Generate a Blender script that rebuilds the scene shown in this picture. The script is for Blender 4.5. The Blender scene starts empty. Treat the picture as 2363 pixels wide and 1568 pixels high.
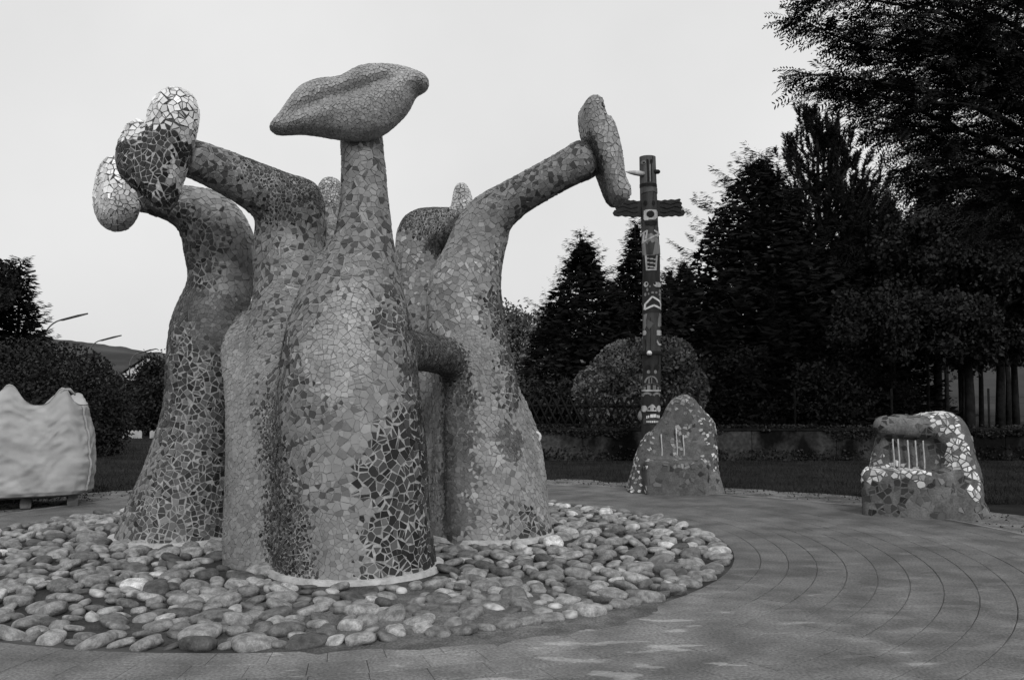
import bpy, bmesh, math, random
import numpy as np
from mathutils import Vector, Matrix, noise as mnoise
from mathutils.kdtree import KDTree
from mathutils.bvhtree import BVHTree

rng = np.random.default_rng(7)
random.seed(7)
scn = bpy.context.scene
COL = scn.collection

# ------------------------------------------------------------------ camera
F_PX, EYE, PITCH = 900.0, 1.5, math.radians(3.21)
cam_d = bpy.data.cameras.new('camera')
cam_d.sensor_width = 36.0
cam_d.lens = F_PX / 1024.0 * 36.0
cam_d.clip_start, cam_d.clip_end = 0.1, 6000.0
cam = bpy.data.objects.new('camera', cam_d)
cam.location = (0, 0, EYE)
cam.rotation_euler = (math.radians(90) + PITCH, 0, 0)
COL.objects.link(cam)
scn.camera = cam

# ------------------------------------------------------------------ sky, sun, exposure
SUN_AZ, SUN_EL = math.radians(14), math.radians(34)      # behind the viewer, a little to one side
world = bpy.data.worlds.new('World')
scn.world = world
world.use_nodes = True
nt = world.node_tree
nt.nodes.clear()
sky = nt.nodes.new('ShaderNodeTexSky')
sky.sky_type = 'NISHITA'
sky.sun_disc = False
sky.sun_elevation = SUN_EL
sky.sun_rotation = math.radians(180) - SUN_AZ
sky.air_density, sky.dust_density, sky.ozone_density = 1.0, 6.0, 1.0
bw = nt.nodes.new('ShaderNodeRGBToBW')
mixn = nt.nodes.new('ShaderNodeMix')
mixn.data_type = 'FLOAT'
mixn.inputs[0].default_value = 0.7                        # even cloud cover over the clear sky
mixn.inputs[3].default_value = 10.2
bg = nt.nodes.new('ShaderNodeBackground')
bg.inputs['Strength'].default_value = 0.1
wo = nt.nodes.new('ShaderNodeOutputWorld')
nt.links.new(sky.outputs[0], bw.inputs[0])
nt.links.new(bw.outputs[0], mixn.inputs[2])
cn = nt.nodes.new('ShaderNodeTexNoise')
cn.inputs['Scale'].default_value = 2.2; cn.inputs['Detail'].default_value = 5
tcw = nt.nodes.new('ShaderNodeTexCoord')
nt.links.new(tcw.outputs['Generated'], cn.inputs['Vector'])
cr = nt.nodes.new('ShaderNodeMapRange')                   # faint unevenness of the cloud sheet
cr.inputs['From Min'].default_value, cr.inputs['From Max'].default_value = 0.3, 0.7
cr.inputs['To Min'].default_value, cr.inputs['To Max'].default_value = 0.93, 1.07
nt.links.new(cn.outputs['Fac'], cr.inputs['Value'])
cmul = nt.nodes.new('ShaderNodeMath'); cmul.operation = 'MULTIPLY'
nt.links.new(mixn.outputs[0], cmul.inputs[0]); nt.links.new(cr.outputs[0], cmul.inputs[1])
nt.links.new(cmul.outputs[0], bg.inputs['Color'])
nt.links.new(bg.outputs[0], wo.inputs['Surface'])
sun_d = bpy.data.lights.new('sun', 'SUN')
sun_d.energy, sun_d.angle = 1.5, math.radians(11)
sun_d.color = (1.0, 1.0, 1.0)
sun = bpy.data.objects.new('sun', sun_d)
sdir = Vector((math.sin(SUN_AZ) * math.cos(SUN_EL), -math.cos(SUN_AZ) * math.cos(SUN_EL), math.sin(SUN_EL)))
sun.rotation_euler = sdir.to_track_quat('Z', 'Y').to_euler()
sun.location = sdir * 60
COL.objects.link(sun)
vs = scn.view_settings
vs.view_transform, vs.look, vs.exposure, vs.gamma = 'Standard', 'None', 0.0, 1.0
vs.use_curve_mapping = False
scn.render.engine = 'CYCLES'
scn.cycles.max_bounces = 6
scn.cycles.diffuse_bounces = 3
scn.cycles.glossy_bounces = 2
scn.cycles.caustics_reflective = scn.cycles.caustics_refractive = False

# ------------------------------------------------------------------ helpers
S_ = 1024.0 / 2363.0
def W(X, Y, d):
    """point of the place seen along a direction of the survey photograph, at the distance d ahead"""
    xc, yc = (X * S_ - 512) / F_PX, (339.5 - Y * S_) / F_PX
    dy = math.cos(PITCH) - yc * math.sin(PITCH)
    dz = math.sin(PITCH) + yc * math.cos(PITCH)
    t = d / dy
    return Vector((xc * t, d, EYE + dz * t))
def PXM(d):
    return S_ * d / F_PX                                  # metres for one survey unit at distance d

BASE = {}
def link(o, parent=None, origin=(0, 0, 0)):
    COL.objects.link(o)
    if parent is not None:
        o.parent = parent
        BASE[o.name] = BASE[parent.name]
    else:
        o.location = origin
        BASE[o.name] = Vector(origin)
    return o
def tag(o, label=None, cat=None, group=None, kind=None):
    if label: o['label'] = label
    if cat: o['category'] = cat
    if group: o['group'] = group
    if kind: o['kind'] = kind
    return o
def thing(name, loc, label, cat, group=None):
    o = bpy.data.objects.new(name, None)
    o.empty_display_size = 0.2
    link(o, None, loc)
    return tag(o, label, cat, group)
def mesh_np(name, V, faces=None, loops=None, starts=None, smooth=False, tone=None):
    """V (n,3); faces (m,k) array, or loops + starts for mixed polygons; tone = per-vertex grey"""
    me = bpy.data.meshes.new(name)
    V = np.asarray(V, dtype=np.float32)
    if faces is not None:
        faces = np.asarray(faces, dtype=np.int32)
        m, k = faces.shape
        loops = faces.ravel()
        starts = np.arange(m, dtype=np.int32) * k
    else:
        loops = np.asarray(loops, dtype=np.int32)
        starts = np.asarray(starts, dtype=np.int32)
    me.vertices.add(len(V))
    me.vertices.foreach_set('co', V.ravel())
    me.loops.add(len(loops))
    me.loops.foreach_set('vertex_index', loops)
    me.polygons.add(len(starts))
    me.polygons.foreach_set('loop_start', starts)
    me.update(calc_edges=True)
    me.validate()
    me.polygons.foreach_set('use_smooth', np.full(len(me.polygons), bool(smooth)))
    if tone is not None:
        a = me.attributes.new('tone', 'FLOAT', 'POINT')
        a.data.foreach_set('value', np.asarray(tone, dtype=np.float32))
    return me
def obj(name, V, faces, mat, parent=None, origin=None, smooth=False, tone=None, loops=None, starts=None):
    V = np.asarray(V, dtype=np.float64).reshape(-1, 3)
    if parent is not None:
        b = BASE[parent.name]
    else:
        b = Vector(origin) if origin is not None else Vector((0, 0, 0))
    me = mesh_np(name, V - np.array(b), faces, loops, starts, smooth, tone)
    me.materials.append(mat)
    o = bpy.data.objects.new(name, me)
    return link(o, parent, b)
class MB:
    """collects simple solids as lists"""
    def __init__(s): s.v, s.f = [], []
    def add(s, vs_, fs_):
        n = len(s.v)
        s.v += [tuple(p) for p in vs_]
        s.f += [tuple(i + n for i in f) for f in fs_]
        return s
    def box(s, c, size, rot=None):
        x, y, z = size[0] / 2, size[1] / 2, size[2] / 2
        P = [Vector(p) for p in ((-x, -y, -z), (x, -y, -z), (x, y, -z), (-x, y, -z), (-x, -y, z), (x, -y, z), (x, y, z), (-x, y, z))]
        if rot is not None: P = [rot @ p for p in P]
        c = Vector(c)
        return s.add([p + c for p in P], [(0, 3, 2, 1), (4, 5, 6, 7), (0, 1, 5, 4), (1, 2, 6, 5), (2, 3, 7, 6), (3, 0, 4, 7)])
    def tube(s, pts, rad, n=8, caps=True):
        pts = [Vector(p) for p in pts]
        if not hasattr(rad, '__len__'): rad = [rad] * len(pts)
        rings, V = [], []
        up = None
        for i, p in enumerate(pts):
            t = (pts[min(i + 1, len(pts) - 1)] - pts[max(i - 1, 0)]).normalized()
            if up is None:
                a = Vector((0, 0, 1)) if abs(t.z) < 0.9 else Vector((1, 0, 0))
                up = t.cross(a).normalized()
            up = (up - t * up.dot(t)).normalized()
            w = t.cross(up)
            rings.append(list(range(len(V), len(V) + n)))
            for k in range(n):
                a = 2 * math.pi * k / n
                V.append(p + (up * math.cos(a) + w * math.sin(a)) * rad[i])
        Fc = []
        for i in range(len(pts) - 1):
            for k in range(n):
                Fc.append((rings[i][k], rings[i][(k + 1) % n], rings[i + 1][(k + 1) % n], rings[i + 1][k]))
        if caps:
            Fc.append(tuple(reversed(rings[0])))
            Fc.append(tuple(rings[-1]))
        return s.add(V, Fc)
    def prism(s, ring, off):
        """ring of points pushed along the vector off"""
        off = Vector(off)
        ring = [Vector(p) for p in ring]
        n = len(ring)
        return s.add(ring + [p + off for p in ring], [tuple(range(n)), tuple(reversed(range(n, 2 * n)))] + [(i, i + n, (i + 1) % n + n, (i + 1) % n) for i in range(n)])
    def build(s, name, mat, parent=None, origin=None, smooth=False):
        loops = [i for f in s.f for i in f]
        starts, k = [], 0
        for f in s.f:
            starts.append(k); k += len(f)
        return obj(name, s.v, None, mat, parent, origin, smooth, None, loops, starts)

# ------------------------------------------------------------------ materials (a black and white place: greys only)
def g3(v): return (v, v, v, 1)
def new_mat(name):
    m = bpy.data.materials.new(name)
    m.use_nodes = True
    n = m.node_tree
    b = n.nodes['Principled BSDF']
    return m, n, b
def mat(name, tone, rough=0.8, var=0.0, scale=6.0, bump=0.0, bscale=40.0, attr=False, spec=0.4, detail=4.0, stretch=None, rand=0.0, lo=0.35, hi=0.65, grain=0.0, gscale=110.0):
    """grey surface: tone, or the mesh's own per-piece tone, worn by noise (var) with fine relief (bump)"""
    m, n, b = new_mat(name)
    b.inputs['Roughness'].default_value = rough
    b.inputs['Specular IOR Level'].default_value = spec
    tc = n.nodes.new('ShaderNodeNewGeometry')
    src = tc.outputs['Position']
    if stretch:
        mp = n.nodes.new('ShaderNodeMapping')
        mp.inputs['Scale'].default_value = stretch
        n.links.new(src, mp.inputs[0]); src = mp.outputs[0]
    if attr:
        at = n.nodes.new('ShaderNodeAttribute'); at.attribute_name = 'tone'
        val = at.outputs['Fac']
    else:
        vn = n.nodes.new('ShaderNodeValue'); vn.outputs[0].default_value = tone
        val = vn.outputs[0]
    if rand:
        oi = n.nodes.new('ShaderNodeObjectInfo')
        r = n.nodes.new('ShaderNodeMapRange')
        r.inputs['To Min'].default_value, r.inputs['To Max'].default_value = 1 - rand, 1 + rand
        n.links.new(oi.outputs['Random'], r.inputs['Value'])
        mu = n.nodes.new('ShaderNodeMath'); mu.operation = 'MULTIPLY'
        n.links.new(val, mu.inputs[0]); n.links.new(r.outputs[0], mu.inputs[1]); val = mu.outputs[0]
    if var:
        nz = n.nodes.new('ShaderNodeTexNoise')
        nz.inputs['Scale'].default_value = scale; nz.inputs['Detail'].default_value = detail
        n.links.new(src, nz.inputs['Vector'])
        r = n.nodes.new('ShaderNodeMapRange')
        r.inputs['From Min'].default_value, r.inputs['From Max'].default_value = lo, hi
        r.inputs['To Min'].default_value, r.inputs['To Max'].default_value = 1 - var, 1 + var
        n.links.new(nz.outputs['Fac'], r.inputs['Value'])
        mu = n.nodes.new('ShaderNodeMath'); mu.operation = 'MULTIPLY'
        n.links.new(val, mu.inputs[0]); n.links.new(r.outputs[0], mu.inputs[1]); val = mu.outputs[0]
    if grain:
        nz = n.nodes.new('ShaderNodeTexNoise')
        nz.inputs['Scale'].default_value = gscale; nz.inputs['Detail'].default_value = 3
        n.links.new(tc.outputs['Position'], nz.inputs['Vector'])
        r = n.nodes.new('ShaderNodeMapRange')
        r.inputs['From Min'].default_value, r.inputs['From Max'].default_value = 0.3, 0.7
        r.inputs['To Min'].default_value, r.inputs['To Max'].default_value = 1 - grain, 1 + grain
        n.links.new(nz.outputs['Fac'], r.inputs['Value'])
        mu = n.nodes.new('ShaderNodeMath'); mu.operation = 'MULTIPLY'
        n.links.new(val, mu.inputs[0]); n.links.new(r.outputs[0], mu.inputs[1]); val = mu.outputs[0]
    n.links.new(val, b.inputs['Base Color'])
    if bump:
        nb = n.nodes.new('ShaderNodeTexNoise')
        nb.inputs['Scale'].default_value = bscale; nb.inputs['Detail'].default_value = 5
        n.links.new(src, nb.inputs['Vector'])
        bp = n.nodes.new('ShaderNodeBump')
        bp.inputs['Strength'].default_value = bump; bp.inputs['Distance'].default_value = 0.02
        n.links.new(nb.outputs['Fac'], bp.inputs['Height'])
        n.links.new(bp.outputs[0], b.inputs['Normal'])
    return m

M_GROUT = mat('mortar', 0.3, 0.95, 0.2, 9, 0.3, 60, attr=True, spec=0.2, grain=0.25, gscale=50)
M_TILE = mat('glazed_shard', 0.3, 0.45, 0.16, 3.5, 0.10, 30, attr=True, spec=0.25)
M_GLASS_TILE = mat('glossy_shard', 0.3, 0.2, 0.08, 22, 0.05, 30, attr=True, spec=0.35)
M_PLASTER = mat('plaster', 0.42, 0.9, 0.2, 9, 0.5, 50)
M_PAVER = mat('paver_clay', 0.10, 0.75, 0.30, 2.6, 0.5, 70, attr=True, spec=0.3, detail=9, grain=0.38, gscale=55)
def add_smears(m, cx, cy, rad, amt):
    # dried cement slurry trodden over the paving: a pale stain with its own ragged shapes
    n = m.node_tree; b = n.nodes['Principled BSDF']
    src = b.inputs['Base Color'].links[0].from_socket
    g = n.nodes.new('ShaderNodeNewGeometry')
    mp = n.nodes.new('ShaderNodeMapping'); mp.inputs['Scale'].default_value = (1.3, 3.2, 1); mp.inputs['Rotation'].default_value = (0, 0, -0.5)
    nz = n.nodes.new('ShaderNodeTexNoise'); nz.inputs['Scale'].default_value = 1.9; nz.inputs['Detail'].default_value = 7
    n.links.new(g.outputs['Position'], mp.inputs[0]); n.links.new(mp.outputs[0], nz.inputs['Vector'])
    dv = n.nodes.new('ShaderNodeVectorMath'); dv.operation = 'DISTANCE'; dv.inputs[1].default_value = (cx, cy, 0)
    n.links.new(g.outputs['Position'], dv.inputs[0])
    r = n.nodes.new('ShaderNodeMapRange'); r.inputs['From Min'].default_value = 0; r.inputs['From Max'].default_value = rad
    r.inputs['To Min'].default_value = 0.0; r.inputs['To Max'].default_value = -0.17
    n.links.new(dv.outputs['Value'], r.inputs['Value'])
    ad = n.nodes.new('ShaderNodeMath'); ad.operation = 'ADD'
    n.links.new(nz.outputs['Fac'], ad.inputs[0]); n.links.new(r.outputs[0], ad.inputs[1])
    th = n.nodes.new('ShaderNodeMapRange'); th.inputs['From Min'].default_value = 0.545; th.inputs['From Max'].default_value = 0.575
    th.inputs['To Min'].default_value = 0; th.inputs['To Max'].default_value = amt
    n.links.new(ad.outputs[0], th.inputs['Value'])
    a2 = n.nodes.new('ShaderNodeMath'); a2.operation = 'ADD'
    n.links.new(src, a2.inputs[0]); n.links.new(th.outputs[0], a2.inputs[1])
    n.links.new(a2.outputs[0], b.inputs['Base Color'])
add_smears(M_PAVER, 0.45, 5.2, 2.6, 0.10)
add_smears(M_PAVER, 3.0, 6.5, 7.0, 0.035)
M_JOINT = mat('joint_sand', 0.06, 0.95, 0.8, 0.9)
M_BED = mat('bed_sand', 0.1, 0.95, 0.3, 6, 0.8, 70, attr=True, spec=0.2, grain=0.4, gscale=70)
M_STONE = mat('river_stone', 0.2, 0.6, 0.4, 18, 0.25, 45, attr=True, spec=0.35)
M_STONE_R = mat('river_stone_single', 0.19, 0.6, 0.22, 14, 0.25, 45, spec=0.35)
M_GRAVEL = mat('gravel', 0.15, 0.95, 0.45, 3.0, 1.0, 60, spec=0.2, grain=0.5, gscale=40)
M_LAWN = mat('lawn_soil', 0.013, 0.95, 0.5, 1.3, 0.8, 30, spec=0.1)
M_GRASS = mat('grass_blade', 0.02, 0.8, 0.5, 1.5, spec=0.15)
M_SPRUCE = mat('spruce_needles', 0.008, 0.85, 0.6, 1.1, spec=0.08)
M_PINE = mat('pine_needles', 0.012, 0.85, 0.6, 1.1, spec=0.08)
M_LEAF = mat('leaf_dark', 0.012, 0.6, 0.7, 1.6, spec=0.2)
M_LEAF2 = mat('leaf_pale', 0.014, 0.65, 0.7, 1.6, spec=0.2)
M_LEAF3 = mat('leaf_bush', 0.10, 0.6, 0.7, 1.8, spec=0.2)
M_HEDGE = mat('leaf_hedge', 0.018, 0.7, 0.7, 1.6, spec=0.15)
M_BARK = mat('bark', 0.013, 0.95, 0.4, 6, 0.9, 20, spec=0.1)
M_BARK2 = mat('bark_pale', 0.05, 0.95, 0.4, 6, 0.9, 20, spec=0.1)
M_HILL = mat('wooded_slope', 0.058, 0.95, 0.35, 0.02, spec=0.05, detail=8)  # paler than near foliage: distance haze is put into the base tone
M_MEADOW = mat('meadow', 0.04, 0.95, 0.3, 0.2, spec=0.05)
M_WALL = mat('stained_concrete', 0.028, 0.95, 0.85, 1.2, 0.5, 20, spec=0.1, stretch=(1.0, 1.0, 0.6), lo=0.45, hi=0.62, grain=0.4, gscale=14)
M_FENCE = mat('weathered_slat', 0.009, 0.9, 0.3, 5, spec=0.1)
M_STEEL = mat('painted_steel', 0.10, 0.5, 0.1, 4)
M_STEELD = mat('dark_steel', 0.04, 0.5, 0.1, 4)
M_BAG = mat('woven_bag', 0.33, 0.75, 0.10, 5, 0.15, 160, spec=0.25)
M_BAGE = mat('bag_seam', 0.28, 0.8, 0.1, 20)
M_WOOD = mat('pallet_wood', 0.09, 0.9, 0.3, 8, 0.3, 40)
M_HOUSE = mat('house_render', 0.5, 0.9, 0.08, 1)
M_ROOF = mat('roof_tiles', 0.06, 0.9, 0.2, 3)
M_WHITEF = mat('white_board', 0.32, 0.8, 0.15, 3)
def totem_mat(name, tone, v=0.3): return mat(name, tone, 0.8, v, 9, 0.3, 30, spec=0.2, stretch=(1, 1, 0.25))

# ------------------------------------------------------------------ implicit shapes -> meshes
def smin(a, b, k):
    h = np.maximum(k - np.abs(a - b), 0.0) / k
    return np.minimum(a, b) - h * h * k * 0.25
def catmull(C, n):
    C = np.array(C, dtype=float)
    P = np.vstack([2 * C[0] - C[1], C, 2 * C[-1] - C[-2]])
    out = []
    for i in range(1, len(P) - 2):
        for t in np.linspace(0, 1, n, endpoint=False):
            a, b, c, d = P[i - 1], P[i], P[i + 1], P[i + 2]
            out.append(0.5 * ((2 * b) + (c - a) * t + (2 * a - 5 * b + 4 * c - d) * t * t + (3 * b - a - 3 * c + d) * t ** 3))
    out.append(P[-2])
    return np.array(out)
def chain(ctrl, n=4):
    """control points (X, Y, d, r in survey units) -> x y z r samples"""
    C = []
    for X, Y, d, r in ctrl:
        p = W(X, Y, d)
        C.append((p.x, p.y, p.z, r * PXM(d)))
    return catmull(C, n)
def sd_chain(P, S):
    best = np.full(len(P), 1e3)
    for i in range(len(S) - 1):
        a, b = S[i, :3], S[i + 1, :3]
        ab = b - a
        t = np.clip(((P - a) @ ab) / max(ab @ ab, 1e-9), 0, 1)
        d = np.linalg.norm(P - a - t[:, None] * ab, axis=1) - (S[i, 3] + t * (S[i + 1, 3] - S[i, 3]))
        np.minimum(best, d, out=best)
    return best
def sd_poly(p, poly):
    poly = np.asarray(poly, float)
    n = len(poly)
    d = np.full(len(p), 1e9)
    sgn = np.ones(len(p))
    for i in range(n):
        a, b = poly[i], poly[i - 1]
        e = b - a
        w = p - a
        t = np.clip((w @ e) / (e @ e), 0, 1)
        q = w - t[:, None] * e
        np.minimum(d, (q * q).sum(1), out=d)
        c1, c2, c3 = p[:, 1] >= a[1], p[:, 1] < b[1], e[0] * w[:, 1] > e[1] * w[:, 0]
        flip = (c1 & c2 & c3) | (~c1 & ~c2 & ~c3)
        sgn[flip] *= -1
    return sgn * np.sqrt(d)
def sd_line(p, pts):
    d = np.full(len(p), 1e9)
    for a, b in zip(pts[:-1], pts[1:]):
        a, b = np.array(a), np.array(b)
        e = b - a
        w = p - a
        t = np.clip((w @ e) / (e @ e), 0, 1)
        d = np.minimum(d, np.linalg.norm(w - t[:, None] * e, axis=1))
    return d
def smooth_poly(pts, n=4):
    P = np.array(pts, float)
    P = np.vstack([P[-1:], P, P[:2]])
    out = []
    for i in range(1, len(P) - 2):
        for t in np.linspace(0, 1, n, endpoint=False):
            a, b, c, d = P[i - 1], P[i], P[i + 1], P[i + 2]
            out.append(0.5 * ((2 * b) + (c - a) * t + (2 * a - 5 * b + 4 * c - d) * t * t + (3 * b - a - 3 * c + d) * t ** 3))
    return np.array(out)
def nets(val, org, h):
    """naive surface nets on a grid: vertices and outward quads"""
    ins = val < 0
    nx, ny, nz = val.shape
    acc = np.zeros((nx - 1, ny - 1, nz - 1, 3), np.float32)
    cnt = np.zeros((nx - 1, ny - 1, nz - 1), np.float32)
    sl = lambda o: tuple(slice(o[k], (nx, ny, nz)[k] - 1 + o[k]) for k in range(3))
    corners = [(i, j, k) for i in (0, 1) for j in (0, 1) for k in (0, 1)]
    for c in corners:
        for ax in range(3):
            if c[ax] == 0:
                c2 = list(c); c2[ax] = 1
                va, vb = val[sl(c)], val[sl(c2)]
                m = ins[sl(c)] != ins[sl(c2)]
                t = np.where(m, va / np.where(m, va - vb, 1), 0)
                p = np.array(c, np.float32)[None, None, None, :] + np.zeros_like(acc)
                p[..., ax] += t
                acc += p * m[..., None]
                cnt += m
    act = cnt > 0
    idx = -np.ones(act.shape, np.int64)
    idx[act] = np.arange(act.sum())
    ijk = np.argwhere(act)
    V = (ijk + acc[act] / cnt[act][:, None]) * h + np.array(org)
    Q = []
    for ax in range(3):
        lo = [slice(None)] * 3; hi = [slice(None)] * 3
        lo[ax] = slice(0, -1); hi[ax] = slice(1, None)
        a, b = ins[tuple(lo)], ins[tuple(hi)]
        m = a != b
        for fl in (False, True):
            e = np.argwhere(m & (a if fl else b))
            o1, o2 = [k for k in range(3) if k != ax]
            e = e[(e[:, o1] > 0) & (e[:, o2] > 0) & (e[:, o1] < val.shape[o1] - 1) & (e[:, o2] < val.shape[o2] - 1)]
            if not len(e): continue
            def cell(d1, d2):
                c = e.copy(); c[:, o1] -= d1; c[:, o2] -= d2
                return idx[c[:, 0], c[:, 1], c[:, 2]]
            q = np.stack([cell(1, 1), cell(0, 1), cell(0, 0), cell(1, 0)], 1)
            if fl != (ax != 1): q = q[:, ::-1]
            Q.append(q)
    return V, np.vstack(Q)
def grid_mesh(fn, bmin, bmax, h):
    bmin, bmax = np.array(bmin, float), np.array(bmax, float)
    n = np.ceil((bmax - bmin) / h).astype(int) + 1
    ax = [bmin[k] + h * np.arange(n[k]) for k in range(3)]
    P = np.stack(np.meshgrid(*ax, indexing='ij'), -1).reshape(-1, 3)
    return nets(fn(P).reshape(n), bmin, h)
def relax(V, Q, it=2):
    for _ in range(it):
        acc = np.zeros_like(V); cnt = np.zeros(len(V))
        for k in range(4):
            np.add.at(acc, Q[:, k], V[Q[:, (k + 1) % 4]] + V[Q[:, (k + 3) % 4]])
            np.add.at(cnt, Q[:, k], 2)
        V = 0.5 * V + 0.5 * acc / cnt[:, None]
    return V
def vnormals(V, Q):
    fn = np.cross(V[Q[:, 2]] - V[Q[:, 0]], V[Q[:, 3]] - V[Q[:, 1]])
    N = np.zeros_like(V)
    for k in range(4): np.add.at(N, Q[:, k], fn)
    return N / np.maximum(np.linalg.norm(N, axis=1), 1e-9)[:, None]

# ------------------------------------------------------------------ broken-tile mosaic
# style: spacing, gap, tone, spread, share of odd pieces, odd tone, mortar tone, coverage, chance of a cut
STY = {
 'dk': (0.054, 0.011, 0.046, 0.022, 0.18, 0.13, 0.27, 1.0, 0.5),
 'db': (0.062, 0.012, 0.026, 0.014, 0.15, 0.085, 0.28, 1.0, 0.5),
 'fd': (0.031, 0.009, 0.050, 0.03, 0.10, 0.16, 0.25, 1.0, 0.45),
 'fk': (0.030, 0.006, 0.055, 0.02, 0.10, 0.11, 0.16, 1.0, 0.4),
 'md': (0.050, 0.005, 0.170, 0.018, 0.27, 0.055, 0.24, 1.0, 0.5),
 'mx': (0.054, 0.008, 0.215, 0.025, 0.30, 0.05, 0.30, 1.0, 0.5),
 'mp': (0.056, 0.002, 0.205, 0.014, 0.12, 0.11, 0.215, 1.0, 0.4),
 'dm': (0.040, 0.004, 0.095, 0.016, 0.08, 0.06, 0.15, 1.0, 0.4),
 'lt': (0.040, 0.003, 0.245, 0.018, 0.12, 0.29, 0.19, 1.0, 0.4),
 'l2': (0.046, 0.003, 0.222, 0.018, 0.06, 0.27, 0.175, 1.0, 0.4),
 'lw': (0.062, 0.006, 0.32, 0.05, 0.38, 0.21, 0.205, 1.0, 0.45),
 'sm': (0.036, 0.002, 0.195, 0.010, 0.05, 0.22, 0.20, 1.0, 0.3),
 'lp': (0.025, 0.0025, 0.27, 0.012, 0.04, 0.30, 0.17, 1.0, 0.2),
 'wh': (0.052, 0.008, 0.66, 0.08, 0.06, 0.42, 0.07, 1.0, 0.35),
 'bk': (0.050, 0.010, 0.016, 0.010, 0.12, 0.08, 0.36, 1.0, 0.45),
 'kn': (0.042, 0.006, 0.42, 0.06, 0.12, 0.28, 0.11, 1.0, 0.3),
 'kf': (0.027, 0.006, 0.34, 0.08, 0.2, 0.2, 0.09, 1.0, 0.3),
 'er': (0.046, 0.004, 0.225, 0.02, 0.10, 0.28, 0.16, 1.0, 0.4),
 'cc': (0.080, 0.016, 0.10, 0.03, 0.40, 0.03, 0.13, 0.40, 0.5),
 'cd': (0.075, 0.016, 0.026, 0.012, 0.35, 0.07, 0.11, 0.75, 0.5),
 'cw': (0.066, 0.016, 0.50, 0.12, 0.12, 0.22, 0.095, 0.8, 0.5),
 'cn': (0.075, 0.012, 0.07, 0.02, 0.30, 0.12, 0.092, 0.22, 0.4),
 'cs': (0.042, 0.013, 0.36, 0.14, 0.30, 0.05, 0.08, 0.55, 0.5),
 'cg': (0.050, 0.010, 0.15, 0.05, 0.25, 0.24, 0.085, 0.55, 0.5),
}
ANG = {'dk': 0.85, 'db': 0.85, 'fd': 0.8, 'md': 0.7, 'mx': 0.75, 'bk': 0.6, 'wh': 0.6, 'lp': 0.15, 'sm': 0.3, 'cd': 0.7, 'cw': 0.7, 'cc': 0.8}
KEYS = list(STY)
def anchors(lst):
    P, K = [], []
    for X, Y, d, k in lst:
        P.append(W(X, Y, d)); K.append(KEYS.index(k))
    return np.array(P), np.array(K)
MET = np.array([1.0, 0.45, 1.0])
def style_at(P, A, jit=0.02):
    AP, AK = A
    Q = (P + rng.normal(0, jit, P.shape)) * MET
    best = np.full(len(P), 1e9); k = np.zeros(len(P), int)
    for a, s in zip(AP * MET, AK):
        d = ((Q - a) ** 2).sum(1)
        m = d < best
        best[m] = d[m]; k[m] = s
    return k
def poisson(P, r):
    cells, keep = {}, []
    r2 = r * r
    G = np.floor(P / r).astype(int)
    L = P.tolist(); G = G.tolist()
    nb = [(i, j, k) for i in (-1, 0, 1) for j in (-1, 0, 1) for k in (-1, 0, 1)]
    for n in range(len(L)):
        x, y, z = L[n]; gx, gy, gz = G[n]
        ok = True
        for i, j, k in nb:
            c = cells.get((gx + i, gy + j, gz + k))
            if c:
                for (a, b, d) in c:
                    if (a - x) ** 2 + (b - y) ** 2 + (d - z) ** 2 < r2:
                        ok = False; break
                if not ok: break
        if ok:
            cells.setdefault((gx, gy, gz), []).append((x, y, z))
            keep.append(n)
    return keep
def clip(poly, nx, ny, c):
    out = []
    n = len(poly)
    px, py = poly[-1]
    pd = nx * px + ny * py - c
    for x, y in poly:
        d = nx * x + ny * y - c
        if (d < 0) != (pd < 0):
            t = pd / (pd - d)
            out.append((px + (x - px) * t, py + (y - py) * t))
        if d < 0: out.append((x, y))
        px, py, pd = x, y, d
    return out
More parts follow.
